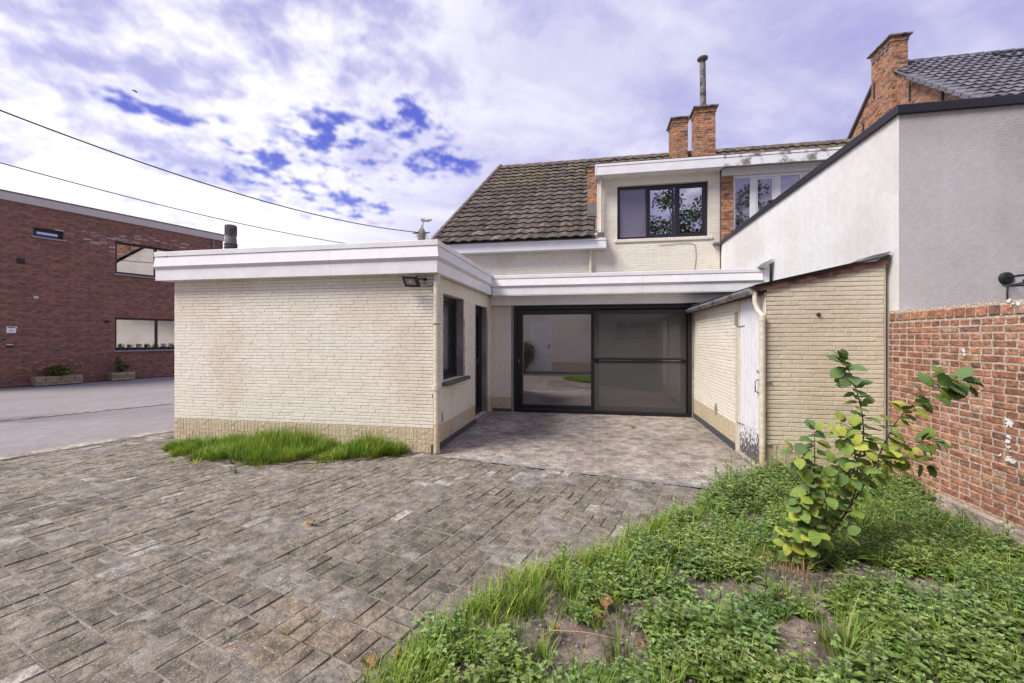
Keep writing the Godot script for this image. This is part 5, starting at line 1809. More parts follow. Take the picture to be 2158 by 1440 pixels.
func street_things() -> void:
	# number plate, bell and light beside the door of the brick house
	var s := thing("house_number_sign", "white house number plate reading 26 under a small sloping hood", "sign", at_house(-2.315, 1.72))
	var b := MB.new()
	b.obox(at_house(-2.315, 1.775, 0.02), STREET, UP, ACROSS, Vector3(0.10, 0.075, 0.015), 0.004)
	part("plate", b.mesh(), M.sign_white, s)
	b = MB.new()
	b.obox(at_house(-2.305, 1.872, 0.04), STREET, (UP + ACROSS * 0.5).normalized(), (ACROSS - UP * 0.5).normalized(), Vector3(0.115, 0.03, 0.01), 0.004)
	part("hood", b.mesh(), M.sign_white, s)
	b = MB.new()
	b.obox(at_house(-2.315, 1.872, 0.0515), STREET, (UP + ACROSS * 0.5).normalized(), (ACROSS - UP * 0.5).normalized(), Vector3(0.075, 0.013, 0.003))
	part("hood_band", b.mesh(), M.violet_frame, s)
	var tm := TextMesh.new()
	tm.text = "26"
	var sf := SystemFont.new()
	sf.font_names = PackedStringArray(["Droid Sans"])
	tm.font = sf
	tm.font_size = 32
	tm.pixel_size = 0.0024
	tm.depth = 0.004
	var d := MeshInstance3D.new()
	d.name = "digits"
	d.mesh = tm
	d.material_override = M.violet_frame
	d.transform = Transform3D(Basis(STREET, UP, ACROSS), at_house(-2.325, 1.775, 0.037) - gpos(s))
	s.add_child(d)
	var be := thing("door_bell", "black door bell with white button below the number plate", "doorbell", at_house(-2.46, 1.46))
	b = MB.new()
	b.obox(at_house(-2.46, 1.46, 0.012), STREET, UP, ACROSS, Vector3(0.03, 0.06, 0.012), 0.004)
	part("housing", b.mesh(), M.black_plastic, be)
	b = MB.new()
	b.lathe([Vector2(0.014, 0), Vector2(0.014, 0.008), Vector2(0, 0.01)], 12, at_house(-2.46, 1.435, 0.024), ACROSS)
	part("button", b.mesh(), M.sign_white, be)
	var sp := thing("wall_spot", "small black half-round spotlight beside the lower window of the brick house", "spotlight", at_house(0.0, 2.14))
	b = MB.new()
	b.lathe([Vector2(0.0, -0.05), Vector2(0.04, -0.035), Vector2(0.085, 0.0), Vector2(0.085, 0.012), Vector2(0, 0.013)], 18, at_house(0.0, 2.15, 0.06))
	part("shade", b.mesh(), M.black_plastic, sp)
	var wl := thing("oval_wall_light", "oval white glass wall light with black base at knee-to-chest height by the street door", "lamp", at_house(-2.36, 1.30))
	b = MB.new()
	b.lathe([Vector2(0.0, 0.045), Vector2(0.05, 0.04), Vector2(0.08, 0.02), Vector2(0.085, 0.0)], 18, at_house(-2.36, 1.31, 0.09))
	part("diffuser", b.mesh(), M.lamp_grey, wl)
	b = MB.new()
	b.lathe([Vector2(0.05, -0.05), Vector2(0.09, -0.02), Vector2(0.095, 0.0)], 18, at_house(-2.35, 1.31, 0.095))
	part("base", b.mesh(), M.black_plastic, wl)
	# two wooden planters and what grows in them
	planter(-1.90, -0.78, "long weathered wooden planter box of three boards below the vent", "planter_box")
	planter(0.0, 0.66, "short weathered wooden planter box below the wide lower window", "planter_box")
	var hy := thing("hydrangea", "faded pink hydrangea bush growing in the long wooden planter", "plant", at_house(-1.34, 0.3, 0.25))
	b = MB.new()
	leaf_cloud(b, at_house(-1.34, 0.47, 0.28), Vector3(0.50, 0.20, 0.22), 620, 0.085, [Color(0.09, 0.13, 0.03), Color(0.15, 0.19, 0.04), Color(0.24, 0.23, 0.06), Color(0.06, 0.09, 0.025)])
	part("foliage", b.mesh(), M.leaf, hy)
	var heads := [[-2.25, 0.62], [-2.05, 0.55], [-1.98, 0.52], [-1.85, 0.76], [-1.8, 0.53], [-1.55, 0.62], [-1.42, 0.64], [-1.25, 0.68], [-1.2, 0.86], [-1.05, 0.80], [-0.92, 0.62], [-0.80, 0.66], [-0.76, 0.57], [-1.28, 0.45], [-1.1, 0.47], [-0.95, 0.44], [-1.68, 0.60], [-1.48, 0.66]]
	for h in heads:
		var m := at_house(h[0], h[1], 0.32 + rng.randf_range(-0.08, 0.1))
		b = MB.new()
		b.tube([at_house(lerpf(h[0], -1.35, 0.7), 0.33, 0.27), m], 0.007, 0.005, 5)
		part("stem", b.mesh(), M.twig, hy)
		b = MB.new()
		leaf_cloud(b, m, Vector3(0.07, 0.05, 0.06), 70, 0.032, [Color(0.50, 0.27, 0.18), Color(0.55, 0.40, 0.22), Color(0.38, 0.17, 0.13)])
		part("flower_head", b.mesh(), M.bloom, hy)
	var ro := thing("small_rose_bush", "small upright green bush with purple flowers in the short wooden planter", "plant", at_house(0.32, 0.28, 0.25))
	b = MB.new()
	b.tube([at_house(0.3, 0.2, 0.25), at_house(0.27, 0.55, 0.25), at_house(0.22, 0.82, 0.24)], 0.012, 0.005, 6)
	part("stem", b.mesh(), M.twig, ro)
	b = MB.new()
	for q in [[0.22, 0.80, 0.07, 60], [0.24, 0.65, 0.12, 120], [0.32, 0.50, 0.19, 200], [0.30, 0.36, 0.16, 140], [0.48, 0.50, 0.10, 60]]:
		leaf_cloud(b, at_house(q[0], q[1], 0.27), Vector3(q[2], q[2] * 0.75, q[2]), q[3], 0.06, [Color(0.05, 0.09, 0.02), Color(0.09, 0.14, 0.03), Color(0.13, 0.19, 0.05)])
	part("foliage", b.mesh(), M.leaf, ro)
	for q in [0.08, 0.32, 0.50]:
		b = MB.new()
		leaf_cloud(b, at_house(q, 0.335, 0.36), Vector3(0.03, 0.022, 0.03), 24, 0.03, [Color(0.20, 0.10, 0.50)])
		part("flower", b.mesh(), M.bloom, ro)
	# utility pole with a street lamp; two cables on it
	var p := thing("utility_pole", "concrete utility pole with small street lamp on top beyond the white roof edge", "pole", Vector3(-7.1, -0.03, -17))
	var P := Vector3(-7.1, 0, -17)
	b = MB.new()
	b.lathe([Vector2(0.19, -0.1), Vector2(0.165, 5.9), Vector2(0.16, 6.02), Vector2(0.09, 6.15), Vector2(0.02, 6.2), Vector2(0.012, 6.32), Vector2(0, 6.33)], 16, P)
	part("shaft", b.mesh(), M.pole_concrete, p)
	pipe("lamp_arm", [P + Vector3(0.05, 5.6, 0.15), P + Vector3(0.10, 6.2, 0.10), P + Vector3(0.10, 6.47, 0.05)], 0.022, M.zinc, p, -1, 8)
	b = MB.new()
	b.obox(P + Vector3(0.10, 6.50, 0.02), EX, UP, EZ, Vector3(0.10, 0.06, 0.07), 0.02)
	var lh := part("lamp_head", b.mesh(), M.zinc, p)
	b = MB.new()
	b.lathe([Vector2(0.0, -0.30), Vector2(0.05, -0.24), Vector2(0.085, -0.10), Vector2(0.07, 0.02)], 12, P + Vector3(0.20, 6.49, 0.02), -EX)
	part("lamp_bowl", b.mesh(), M.lamp_grey, lh)
	for h in [[5.95, 0.45], [5.95, -0.4]]:
		pipe("strain_insulator", [P + Vector3(-0.0, h[0], 0) + Vector3(-0.16, 0, 0.02) * signf(h[1]), P + Vector3(-0.38 * signf(h[1]), h[0] + 0.015, 0.05)], 0.035, M.cable_black, p, 0.02, 8)
	pipe("bracket", [P + Vector3(-0.25, 5.78, 0.0), P + Vector3(-0.24, 5.86, 0), P + Vector3(0.22, 5.86, 0), P + Vector3(0.26, 5.72, 0), P + Vector3(0.36, 5.62, 0)], 0.014, M.cable_black, p, -1, 6)
	pipe("riser_cable", [P + Vector3(0.19, 5.6, 0.08), P + Vector3(0.20, 3.0, 0.08)], 0.018, M.cable_black, p, -1, 6)
	for cable in [[6.0, 5.59, -12.0, 0.0155, 0.017, "thick overhead cable sagging down to the utility pole, upper of the two"], [5.1, 4.79, -11.2, 0.0105, 0.011, "thin overhead cable crossing behind the white roof edge, lower of the two"]]:
		var c1 := []
		for k in 40:
			var zz := lerpf(-16.85, -5.6, k / 39.0)
			c1.append(Vector3(-7.1 - 0.4241 * (zz + 17.0), cable[1] + cable[3] * pow(zz - cable[2], 2), zz))
		pipe("power_cable", c1, cable[4], M.cable_black, self, -1, 6)
		tag(get_child(get_child_count() - 1), cable[5], "cable")
	var far_pole := thing("far_utility_pole", "concrete utility pole holding the near end of the street cables, left of the view", "pole", Vector3(-11.95, -0.03, -5.5))
	b = MB.new()
	b.lathe([Vector2(0.19, 0), Vector2(0.16, 6.4), Vector2(0, 6.5)], 14, Vector3(-11.95, 0, -5.5))
	part("shaft", b.mesh(), M.pole_concrete, far_pole)
	# a bird high up
	var bi := MB.new()
	var bp := Vector3(-26.3, 15.95, -20.5)
	bi.tri(bp, bp + Vector3(-0.20, 0.06, 0.1), bp + Vector3(0.1, 0.0, 0.2))
	bi.tri(bp, bp + Vector3(0.1, 0.0, 0.2), bp + Vector3(0.20, -0.06, 0.05))
	bi.obox(bp, EX, UP, EZ, Vector3(0.03, 0.025, 0.08), 0.01)
	tag(part("bird", bi.mesh(), M.bird_black), "tiny dark bird gliding in the cloudy sky", "bird")

func planter(s0: float, s1: float, label: String, called: String) -> void:
	var t := thing(called, label, "planter", at_house((s0 + s1) / 2, 0, 0.25))
	var w := s1 - s0
	for k in 3:
		for side in 4:
			var b := MB.new()
			b.col = Color(0.50, 0.44, 0.30) * rng.randf_range(0.75, 1.1)
			var y := 0.052 + k * 0.098
			if side < 2: b.obox(at_house((s0 + s1) / 2, y, 0.05 + 0.40 * side), STREET, UP, ACROSS, Vector3(w / 2, 0.043, 0.014), 0.004)
			else: b.obox(at_house(s0 + 0.014 if side == 2 else s1 - 0.014, y, 0.25), STREET, UP, ACROSS, Vector3(0.014, 0.042, 0.184), 0.004)
			part("board", b.mesh(), M.planter_wood, t)
	var so := MB.new()
	so.obox(at_house((s0 + s1) / 2, 0.14, 0.25), STREET, UP, ACROSS, Vector3(w / 2 - 0.03, 0.12, 0.18))
	part("soil", so.mesh(), M.soil, t)


# ------------------------------------------------------------------ planted bed
var bed_poly := PackedVector2Array()
var lump := FastNoiseLite.new()
var patch := FastNoiseLite.new()

func bed_dist(p: Vector2) -> float:   # distance inside the bed's paved edge
	var d := 100.0
	for k in BED_EDGE.size() - 1:
		var q := Geometry2D.get_closest_point_to_segment(p, BED_EDGE[k], BED_EDGE[k + 1])
		d = minf(d, q.distance_to(p))
	return d if Geometry2D.is_point_in_polygon(p, bed_poly) else -d

func soil_y(x: float, z: float) -> float:
	var d := bed_dist(Vector2(x, z))
	var k := smoothstep(-0.02, 0.22, d)
	var y := lerpf(-0.05, 0.012 + 0.030 * lump.get_noise_2d(x * 1.0, z * 1.0) + 0.022 * lump.get_noise_2d(x * 4.0, z * 4.0) + 0.012 * lump.get_noise_2d(x * 11.0, z * 11.0), k)
	if x > 2.9 and z < -4.4: y += (x - 2.9) * 0.12
	return y

# 0 bare soil .. 1 dense
func growth(x: float, z: float) -> float:
	var g := 0.60 + 0.9 * patch.get_noise_2d(x, z)
	# bare places seen in the bed: around the shrub, a strip beyond it, along the front
	for h in [[1.22, -2.98, 0.30, 0.15], [0.62, -2.85, 0.22, 0.14], [1.95, -3.05, 0.30, 0.10], [2.45, -2.85, 0.30, 0.10], [0.95, -2.25, 0.10, 0.14], [0.72, -1.95, 0.20, 0.10], [0.15, -2.18, 0.10, 0.08], [2.75, -3.35, 0.2, 0.12], [1.75, -2.05, 0.25, 0.08], [0.35, -2.55, 0.18, 0.1]]:
		var dx: float = (x - h[0]) / h[2]
		var dz: float = (z - h[1]) / h[3]
		g -= 1.0 * exp(-(dx * dx + dz * dz))
	if z < -3.4 and x > 1.5: g += 0.45
	return g

func blade_tuft(n: int, h: float, spread: float, cols: Array, wide := 1.0) -> ArrayMesh:
	var b := MB.new()
	for k in n:
		var a := rng.randf() * TAU
		var r := sqrt(rng.randf()) * spread
		var p := Vector3(cos(a) * r, 0, sin(a) * r)
		var dirn := Vector3(cos(a + rng.randf_range(-0.8, 0.8)), 0, sin(a + rng.randf_range(-0.8, 0.8)))
		var hh := h * rng.randf_range(0.55, 1.1)
		var lean := hh * rng.randf_range(0.15, 0.75)
		var w := rng.randf_range(0.0022, 0.0042) * wide
		var side := dirn.cross(UP)
		var c: Color = cols[rng.randi() % cols.size()] * rng.randf_range(0.8, 1.2)
		var last := []
		for s in 4:
			var t := s / 3.0
			var q := p + UP * hh * (t - 0.22 * t * t * (lean / hh)) + dirn * lean * t * t
			var ww := w * (1.0 - t * 0.85)
			var e := [q - side * ww, q + side * ww]
			if s > 0:
				b.col = c * (0.85 + 0.3 * t)
				b.quad(last[0], last[1], e[1], e[0])
			last = e
	return b.mesh()

func rhomb_leaf(b: MB, p: Vector3, d: Vector3, up: Vector3, l: float, w: float) -> void:   # a small folded leaf with a toothed rhombic outline
	var s := d.cross(up).normalized()
	var nn := s.cross(d).normalized()
	var droop := -nn * l * 0.12
	var m0 := p
	var m1 := p + d * l * 0.42
	var m2 := p + d * l + droop * 1.5
	for k in [1.0, -1.0]:
		var e1: Vector3 = p + d * l * 0.36 + s * w * 0.5 * k + nn * w * 0.14
		var e2: Vector3 = p + d * l * 0.62 + s * w * 0.30 * k + nn * w * 0.08 + droop * 0.5
		if k > 0:
			b.tri(m0, m1, e1); b.tri(m1, e2, e1); b.tri(m1, m2, e2)
		else:
			b.tri(m0, e1, m1); b.tri(m1, e1, e2); b.tri(m1, e2, m2)

func weed_mesh(h: float, n: int, sides: int, cols: Array, tip: Color) -> ArrayMesh:   # a leafy main stem and shorter side stems
	var b := MB.new()
	for s in sides + 1:
		var az := s * TAU / maxf(sides, 1) + rng.randf_range(-0.4, 0.4)
		var lean := 0.12 if s == 0 else rng.randf_range(0.7, 1.3)
		var hh := h * (1.0 if s == 0 else rng.randf_range(0.55, 0.85))
		var top := (UP + Vector3(cos(az), 0, sin(az)) * lean).normalized() * hh
		var bend := UP * hh * 0.12
		b.col = Color(0.16, 0.20, 0.08)
		b.tube([Vector3.ZERO, top * 0.5 - bend * 0.5, top], 0.0026, 0.0012, 4, false)
		for k in n:
			var t := 0.15 + 0.85 * k / float(n - 1)
			var a := k * 2.4 + rng.randf_range(-0.4, 0.4)
			var o := Vector3(cos(a), 0, sin(a))
			var l := lerpf(0.046, 0.017, pow(t, 1.3)) * rng.randf_range(0.75, 1.3)
			var d := (o + UP * rng.randf_range(-0.1, 0.45) + top.normalized() * 0.15).normalized()
			var p := top * t - bend * (1.0 - absf(t * 2.0 - 1.0)) * 0.5
			var q := p + d * l * 0.35
			b.quad(p, p + UP * 0.002, q + UP * 0.002, q)
			var c: Color = cols[rng.randi() % cols.size()]
			b.col = c.lerp(tip, pow(t, 3.0) * 0.75) * rng.randf_range(0.8, 1.25)
			rhomb_leaf(b, q, d, UP, l, l * rng.randf_range(0.55, 0.85))
		b.col = tip
		for k in 9:
			var a := k * 2.1
			rhomb_leaf(b, top * (0.92 + 0.012 * k), (Vector3(cos(a), 1.0, sin(a))).normalized(), UP, 0.012, 0.008)
	return b.mesh()

func scatter(called: String, label: String, mesh: Mesh, m: Material, xfs: Array, cols: Array) -> void:
	var mm := MultiMesh.new()
	mm.transform_format = MultiMesh.TRANSFORM_3D
	mm.use_colors = true
	mm.mesh = mesh
	mm.instance_count = xfs.size()
	for k in xfs.size():
		mm.set_instance_transform(k, xfs[k])
		mm.set_instance_color(k, cols[k])
	var o := MultiMeshInstance3D.new()
	o.name = numbered(called)
	o.multimesh = mm
	o.material_override = m
	add_child(o)
	o.set_meta("kind", "stuff")
	tag(o, label, called)

func spot(x: float, y: float, z: float, s: float, tall := 1.0) -> Transform3D:
	var b := Basis(UP, rng.randf() * TAU).scaled(Vector3(s, s * tall, s))
	return Transform3D(Basis(Vector3(rng.randf_range(-1, 1), 0, rng.randf_range(-1, 1)).normalized(), rng.randf_range(0, 0.18)) * b, Vector3(x, y, z))

func bed() -> void:
	lump.seed = 3; lump.frequency = 1.6; lump.fractal_octaves = 3
	patch.seed = 15; patch.frequency = 1.15; patch.fractal_octaves = 3
	bed_poly = PackedVector2Array(BED_EDGE)
	bed_poly.append_array([Vector2(3.16, -5.3), Vector2(3.16, 1.4)])
	# soil
	struct("soil", height_sheet(-1.42, -5.29, 0.035, 132, 132, soil_y, -0.049), M.soil)
	# clods and little white stones on the soil
	var clod := MB.new()
	clod.obox(Vector3.ZERO, Vector3(1, 0.2, 0.1).normalized(), Vector3(-0.2, 1, 0).normalized(), Vector3(1, 0.2, 0.1).normalized().cross(Vector3(-0.2, 1, 0).normalized()), Vector3(0.010, 0.007, 0.009), 0.004)
	var xf := []
	var cc := []
	for k in 6500:
		var x := rng.randf_range(-1.2, 3.1)
		var z := rng.randf_range(-5.2, -1.3)
		if bed_dist(Vector2(x, z)) < -0.05: continue
		var white := rng.randf() < 0.10
		xf.append(spot(x, maxf(soil_y(x, z), -0.004) + 0.001, z, rng.randf_range(0.25, 1.3) if not white else rng.randf_range(0.2, 0.5)))
		cc.append(Color(0.75, 0.73, 0.70) if white else Color(0.155, 0.14, 0.13) * rng.randf_range(0.5, 1.6))
	clod.col = Color.WHITE
	scatter("gravel", "crumbs of soil and small pale stones strewn over the weedy bed", clod.mesh(), M.bloom, xf, cc)
	# grass
	var greens := [Color(0.12, 0.20, 0.032), Color(0.155, 0.245, 0.04), Color(0.19, 0.28, 0.05), Color(0.095, 0.165, 0.028), Color(0.25, 0.29, 0.08)]
	for variant in 2:
		xf = []
		cc = []
		for k in 5600:
			var x := rng.randf_range(-1.3, 3.12)
			var z := rng.randf_range(-5.25, -1.25)
			var d := bed_dist(Vector2(x, z))
			if d < 0.02 or (x > 2.98 and z > -4.6): continue
			var g := growth(x, z)
			var edge := smoothstep(0.50, 0.12, d) * smoothstep(-3.9, -3.2, z)
			var turf := 0.62 + 0.9 * patch.get_noise_2d(x * 1.9 + 70.0, z * 1.9)
			turf += 1.2 * edge + 0.7 * exp(-(pow((x - 2.2) / 0.5, 2) + pow((z + 3.9) / 0.45, 2))) 
			if x > 0.6 and z > -3.2: turf -= 0.06
			if rng.randf() > turf * clampf(g * 1.6, 0.0, 1.0) + edge * 0.8: continue
			xf.append(spot(x, soil_y(x, z) - 0.005, z, rng.randf_range(0.55, 1.05) * (1.0 + 0.15 * edge)))
			var y := patch.get_noise_2d(x * 2.3, z * 2.3 + 30.0)
			var lush := exp(-(pow((x - 2.2) / 0.7, 2) + pow((z + 4.0) / 0.6, 2)))
			cc.append(Color(1.15 + 0.35 * maxf(y, 0.0) + 0.25 * edge + 0.35 * lush, 1.15 + 0.12 * y + 0.15 * edge + 0.25 * lush, 1.0) * rng.randf_range(0.8, 1.2))
		scatter("grass", ["tufts of bright green grass growing in the bed and along the pavers", "finer grass tufts mixed among the weeds of the bed"][variant], blade_tuft(16 if variant == 0 else 11, 0.15 if variant == 0 else 0.10, 0.030, greens), M.grass, xf, cc)
	# broad-leaved weeds: goosefoot with mealy tips, three growth forms
	var wg := [Color(0.145, 0.245, 0.042), Color(0.175, 0.285, 0.05), Color(0.20, 0.31, 0.075), Color(0.11, 0.19, 0.035)]
	for variant in 3:
		xf = []
		cc = []
		for k in 1500:
			var x := rng.randf_range(-0.95, 3.10)
			var z := rng.randf_range(-5.25, -1.25)
			var d := bed_dist(Vector2(x, z))
			if d < 0.05 or (x > 2.9 and z > -4.6): continue
			if variant == 2 and rng.randf() < 0.5: continue
			var g := growth(x, z)
			var dense := smoothstep(0.15, 0.75, g) * (0.35 + 0.65 * smoothstep(0.05, 0.6, d))
			if z < -4.1 and d < 0.55: dense = 1.0   # the tall clump by the shed corner
			if rng.randf() > dense * (0.62 if x > 0.55 else 0.5): continue
			var s := rng.randf_range(0.75, 1.35)
			if z < -4.1 and d < 0.55: s *= 1.3
			if z > -2.9 and x > 0.4: s *= 1.1
			xf.append(spot(x, soil_y(x, z) - 0.003, z, s))
			var y := patch.get_noise_2d(x * 1.4 - 20.0, z * 1.4)
			cc.append(Color(1.0 + 0.3 * y, 1.0 + 0.1 * y, 1.0 - 0.1 * y) * rng.randf_range(0.8, 1.2))
		scatter("weeds", ["leafy goosefoot weeds with pale mealy tips covering the bed", "low spreading goosefoot weeds covering the bed", "slender upright weeds standing among the goosefoot"][variant], weed_mesh([0.15, 0.10, 0.20][variant], [13, 10, 16][variant], [4, 5, 2][variant], wg, Color(0.27, 0.35, 0.15)), M.weed, xf, cc)
	# dock and other rosettes, and dead stalks, between the goosefoot
	xf = []
	cc = []
	for k in 75:
		var x := rng.randf_range(-0.5, 2.9)
		var z := rng.randf_range(-4.9, -1.6)
		if bed_dist(Vector2(x, z)) < 0.15: continue
		xf.append(spot(x, soil_y(x, z), z, rng.randf_range(0.5, 1.1)))
		cc.append(Color(1, 1, 1) * rng.randf_range(0.75, 1.2))
	var ro := MB.new()
	for k in 9:
		var a := k * 2.4
		var d := Vector3(cos(a), rng.randf_range(0.25, 0.8), sin(a)).normalized()
		ro.col = wg[k % 4] * 1.15
		rhomb_leaf(ro, d * 0.02, d, UP, rng.randf_range(0.07, 0.12), 0.038)
	scatter("weeds", "broad-leaved dock rosettes dotted through the bed", ro.mesh(), M.weed, xf, cc)
	xf = []
	cc = []
	for k in 170:
		var x := rng.randf_range(-0.8, 2.9)
		var z := rng.randf_range(-4.9, -1.5)
		if bed_dist(Vector2(x, z)) < 0.1: continue
		xf.append(Transform3D(Basis(Vector3(rng.randf_range(-1, 1), 0, rng.randf_range(-1, 1)).normalized(), rng.randf_range(0.3, 1.5)), Vector3(x, soil_y(x, z) + 0.004, z)))
		cc.append(Color(1, 1, 1) * rng.randf_range(0.6, 1.3))
	var dry := MB.new()
	dry.col = Color(0.36, 0.27, 0.16)
	dry.tube([Vector3.ZERO, Vector3(0.006, 0.07, 0.004), Vector3(-0.004, 0.15, 0.012)], 0.0018, 0.0009, 4, false)
	scatter("straw", "thin dry stalks lying and leaning among the weeds of the bed", dry.mesh(), M.bloom, xf, cc)
	# long grass against the front of the extension
	xf = []
	cc = []
	for k in 1900:
		var x := rng.randf_range(-5.8, -2.52)
		var f := (x + 5.75) / 3.3
		var reach := 0.12 + 0.80 * pow(sin(clampf(f * 1.02, 0, 1) * PI), 0.7) * (1.0 - 0.45 * f)
		reach *= 1.0 + 0.5 * lump.get_noise_2d(x * 2.0, 7.0)
		var q := rng.randf() * (1.0 if rng.randf() < 0.95 else 1.3)
		var z := -5.41 + q * reach
		if x < -5.2: z += 0.35 * (1.0 - (x + 5.75) / 0.55)
		var hgt := 0.75 + 0.75 * exp(-pow((x + 4.2) / 0.55, 2)) + 0.55 * exp(-pow((x + 2.95) / 0.22, 2)) + 0.45 * lump.get_noise_2d(x * 2.6, z * 2.0)
		if x > -3.55 and x < -3.2: hgt *= 0.6
		hgt *= lerpf(1.0, 0.55, q)
		xf.append(spot(x, -0.01, z, 0.95, hgt * rng.randf_range(0.75, 1.2)))
		var y := patch.get_noise_2d(x * 2.0, z * 2.0)
		var dull := rng.randf()
		cc.append(Color(1.30 + 0.6 * y, 1.25 + 0.3 * y, 1.05) * rng.randf_range(0.65, 1.25) if dull > 0.07 else Color(2.4, 1.5, 1.4))
	scatter("grass", "long bright green grass growing against the cream plinth of the extension", blade_tuft(13, 0.25, 0.055, greens, 1.6), M.grass, xf, cc)
	var verge := []
	for k in 40:
		var x := -5.85 + k * 3.42 / 39.0
		var f := clampf((x + 5.75) / 3.3, 0, 1)
		verge.append(Vector2(x, -5.35 + (0.12 + 0.86 * pow(sin(f * PI), 0.7) * (1.0 - 0.45 * f)) + rng.randf_range(-0.02, 0.03)))
	verge.append(Vector2(-2.30, -5.43))
	verge.append(Vector2(-5.9, -5.43))
	struct("verge_soil", flat_sheet(verge, 0.004), M.soil)
	# weeds and moss in the paver joints
	xf = []
	cc = []
	for k in 200:
		var x := rng.randf_range(-6.6, 1.2)
		var z := rng.randf_range(-5.2, -1.9)
		if not (x > kerb_x(z) + 0.1) or bed_dist(Vector2(x, z)) > -0.02: continue
		if x > -3.8 and rng.randf() < 0.55: continue
		for m in 4:
			var jx := x + rng.randf_range(-0.06, 0.06)
			var jz := z + rng.randf_range(-0.015, 0.015)
			xf.append(spot(jx, -0.008, jz, rng.randf_range(0.25, 0.6), 0.7))
			cc.append(Color(1.1, 1.05, 0.9) * rng.randf_range(0.8, 1.2))
	scatter("weeds", "sparse sprigs of grass and moss in the joints of the yard pavers", blade_tuft(9, 0.08, 0.04, greens), M.grass, xf, cc)
	# dry grass round the foot of the shrub
	xf = []
	cc = []
	for k in 45:
		var a := rng.randf() * TAU
		var r := rng.randf_range(0.03, 0.26)
		var x := 1.33 + cos(a) * r
		var z := -3.20 + sin(a) * r * 0.8
		xf.append(spot(x, soil_y(x, z), z, rng.randf_range(0.6, 1.1)))
		cc.append(Color(1, 1, 1) * rng.randf_range(0.8, 1.2))
	scatter("grass", "dry straw-coloured grass round the foot of the hazel shrub", blade_tuft(9, 0.13, 0.05, [Color(0.40, 0.28, 0.14), Color(0.30, 0.20, 0.10)]), M.grass, xf, cc)
	# a few tufts large enough to be told apart
	var spots := [[1.16, -2.27, 1.5, "tall arching grass tuft at the front of the bed, among low weeds"], [-0.35, -2.42, 1.15, "bright grass tuft hanging over the paver edge of the bed"], [2.02, -3.75, 1.6, "fine light green grass tuft behind the hazel shrub"], [0.12, -2.05, 1.2, "grass tuft near the largest dead leaf at the front of the bed"]]
	for s in spots:
		var t := part("grass_tuft", blade_tuft(60, 0.17, 0.055, greens), M.grass, self)
		t.position = Vector3(s[0], soil_y(s[0], s[1]) - 0.005, s[1])
		t.scale = Vector3.ONE * s[2]
		tag(t, s[3], "grass tuft", "grass tufts standing out of the bed")


# ------------------------------------------------------------------ hazel shrub
func hazel_leaf(l: float, w: float, a: Color, b_: Color, bend: float) -> ArrayMesh:   # base at the origin, tip along z, face up y; pleated along the side veins
	var b := MB.new()
	var n := 7
	for k in [1.0, -1.0]:
		var mid := []
		var rim := []
		for i in n * 2 + 1:
			var t := i / float(n * 2)
			var prof := pow(sin(PI * pow(t, 0.72)), 0.75) if t > 0.0 and t < 1.0 else 0.0
			var ridge := (0.030 if i % 2 == 0 else -0.012) * w * 3.0
			var tooth := 1.0 + (0.07 if i % 2 == 0 else -0.05)
			var y := -bend * t * t * l
			mid.append(Vector3(0, y, t * l))
			var ww := w * 0.5 * prof * tooth
			rim.append(Vector3(k * ww, y + ridge * prof - 0.35 * bend * ww, minf(t + 0.10 * prof, 1.02) * l - (0.07 * l if i < 2 else 0.0)))
		for i in n * 2:
			b.col = a.lerp(b_, clampf((0.55 if i % 2 == 0 else 0.05) + 0.4 * rng.randf(), 0, 1))
			if k > 0: b.quad(mid[i], mid[i + 1], rim[i + 1], rim[i])
			else: b.quad(mid[i + 1], mid[i], rim[i], rim[i + 1])
	return b.mesh()

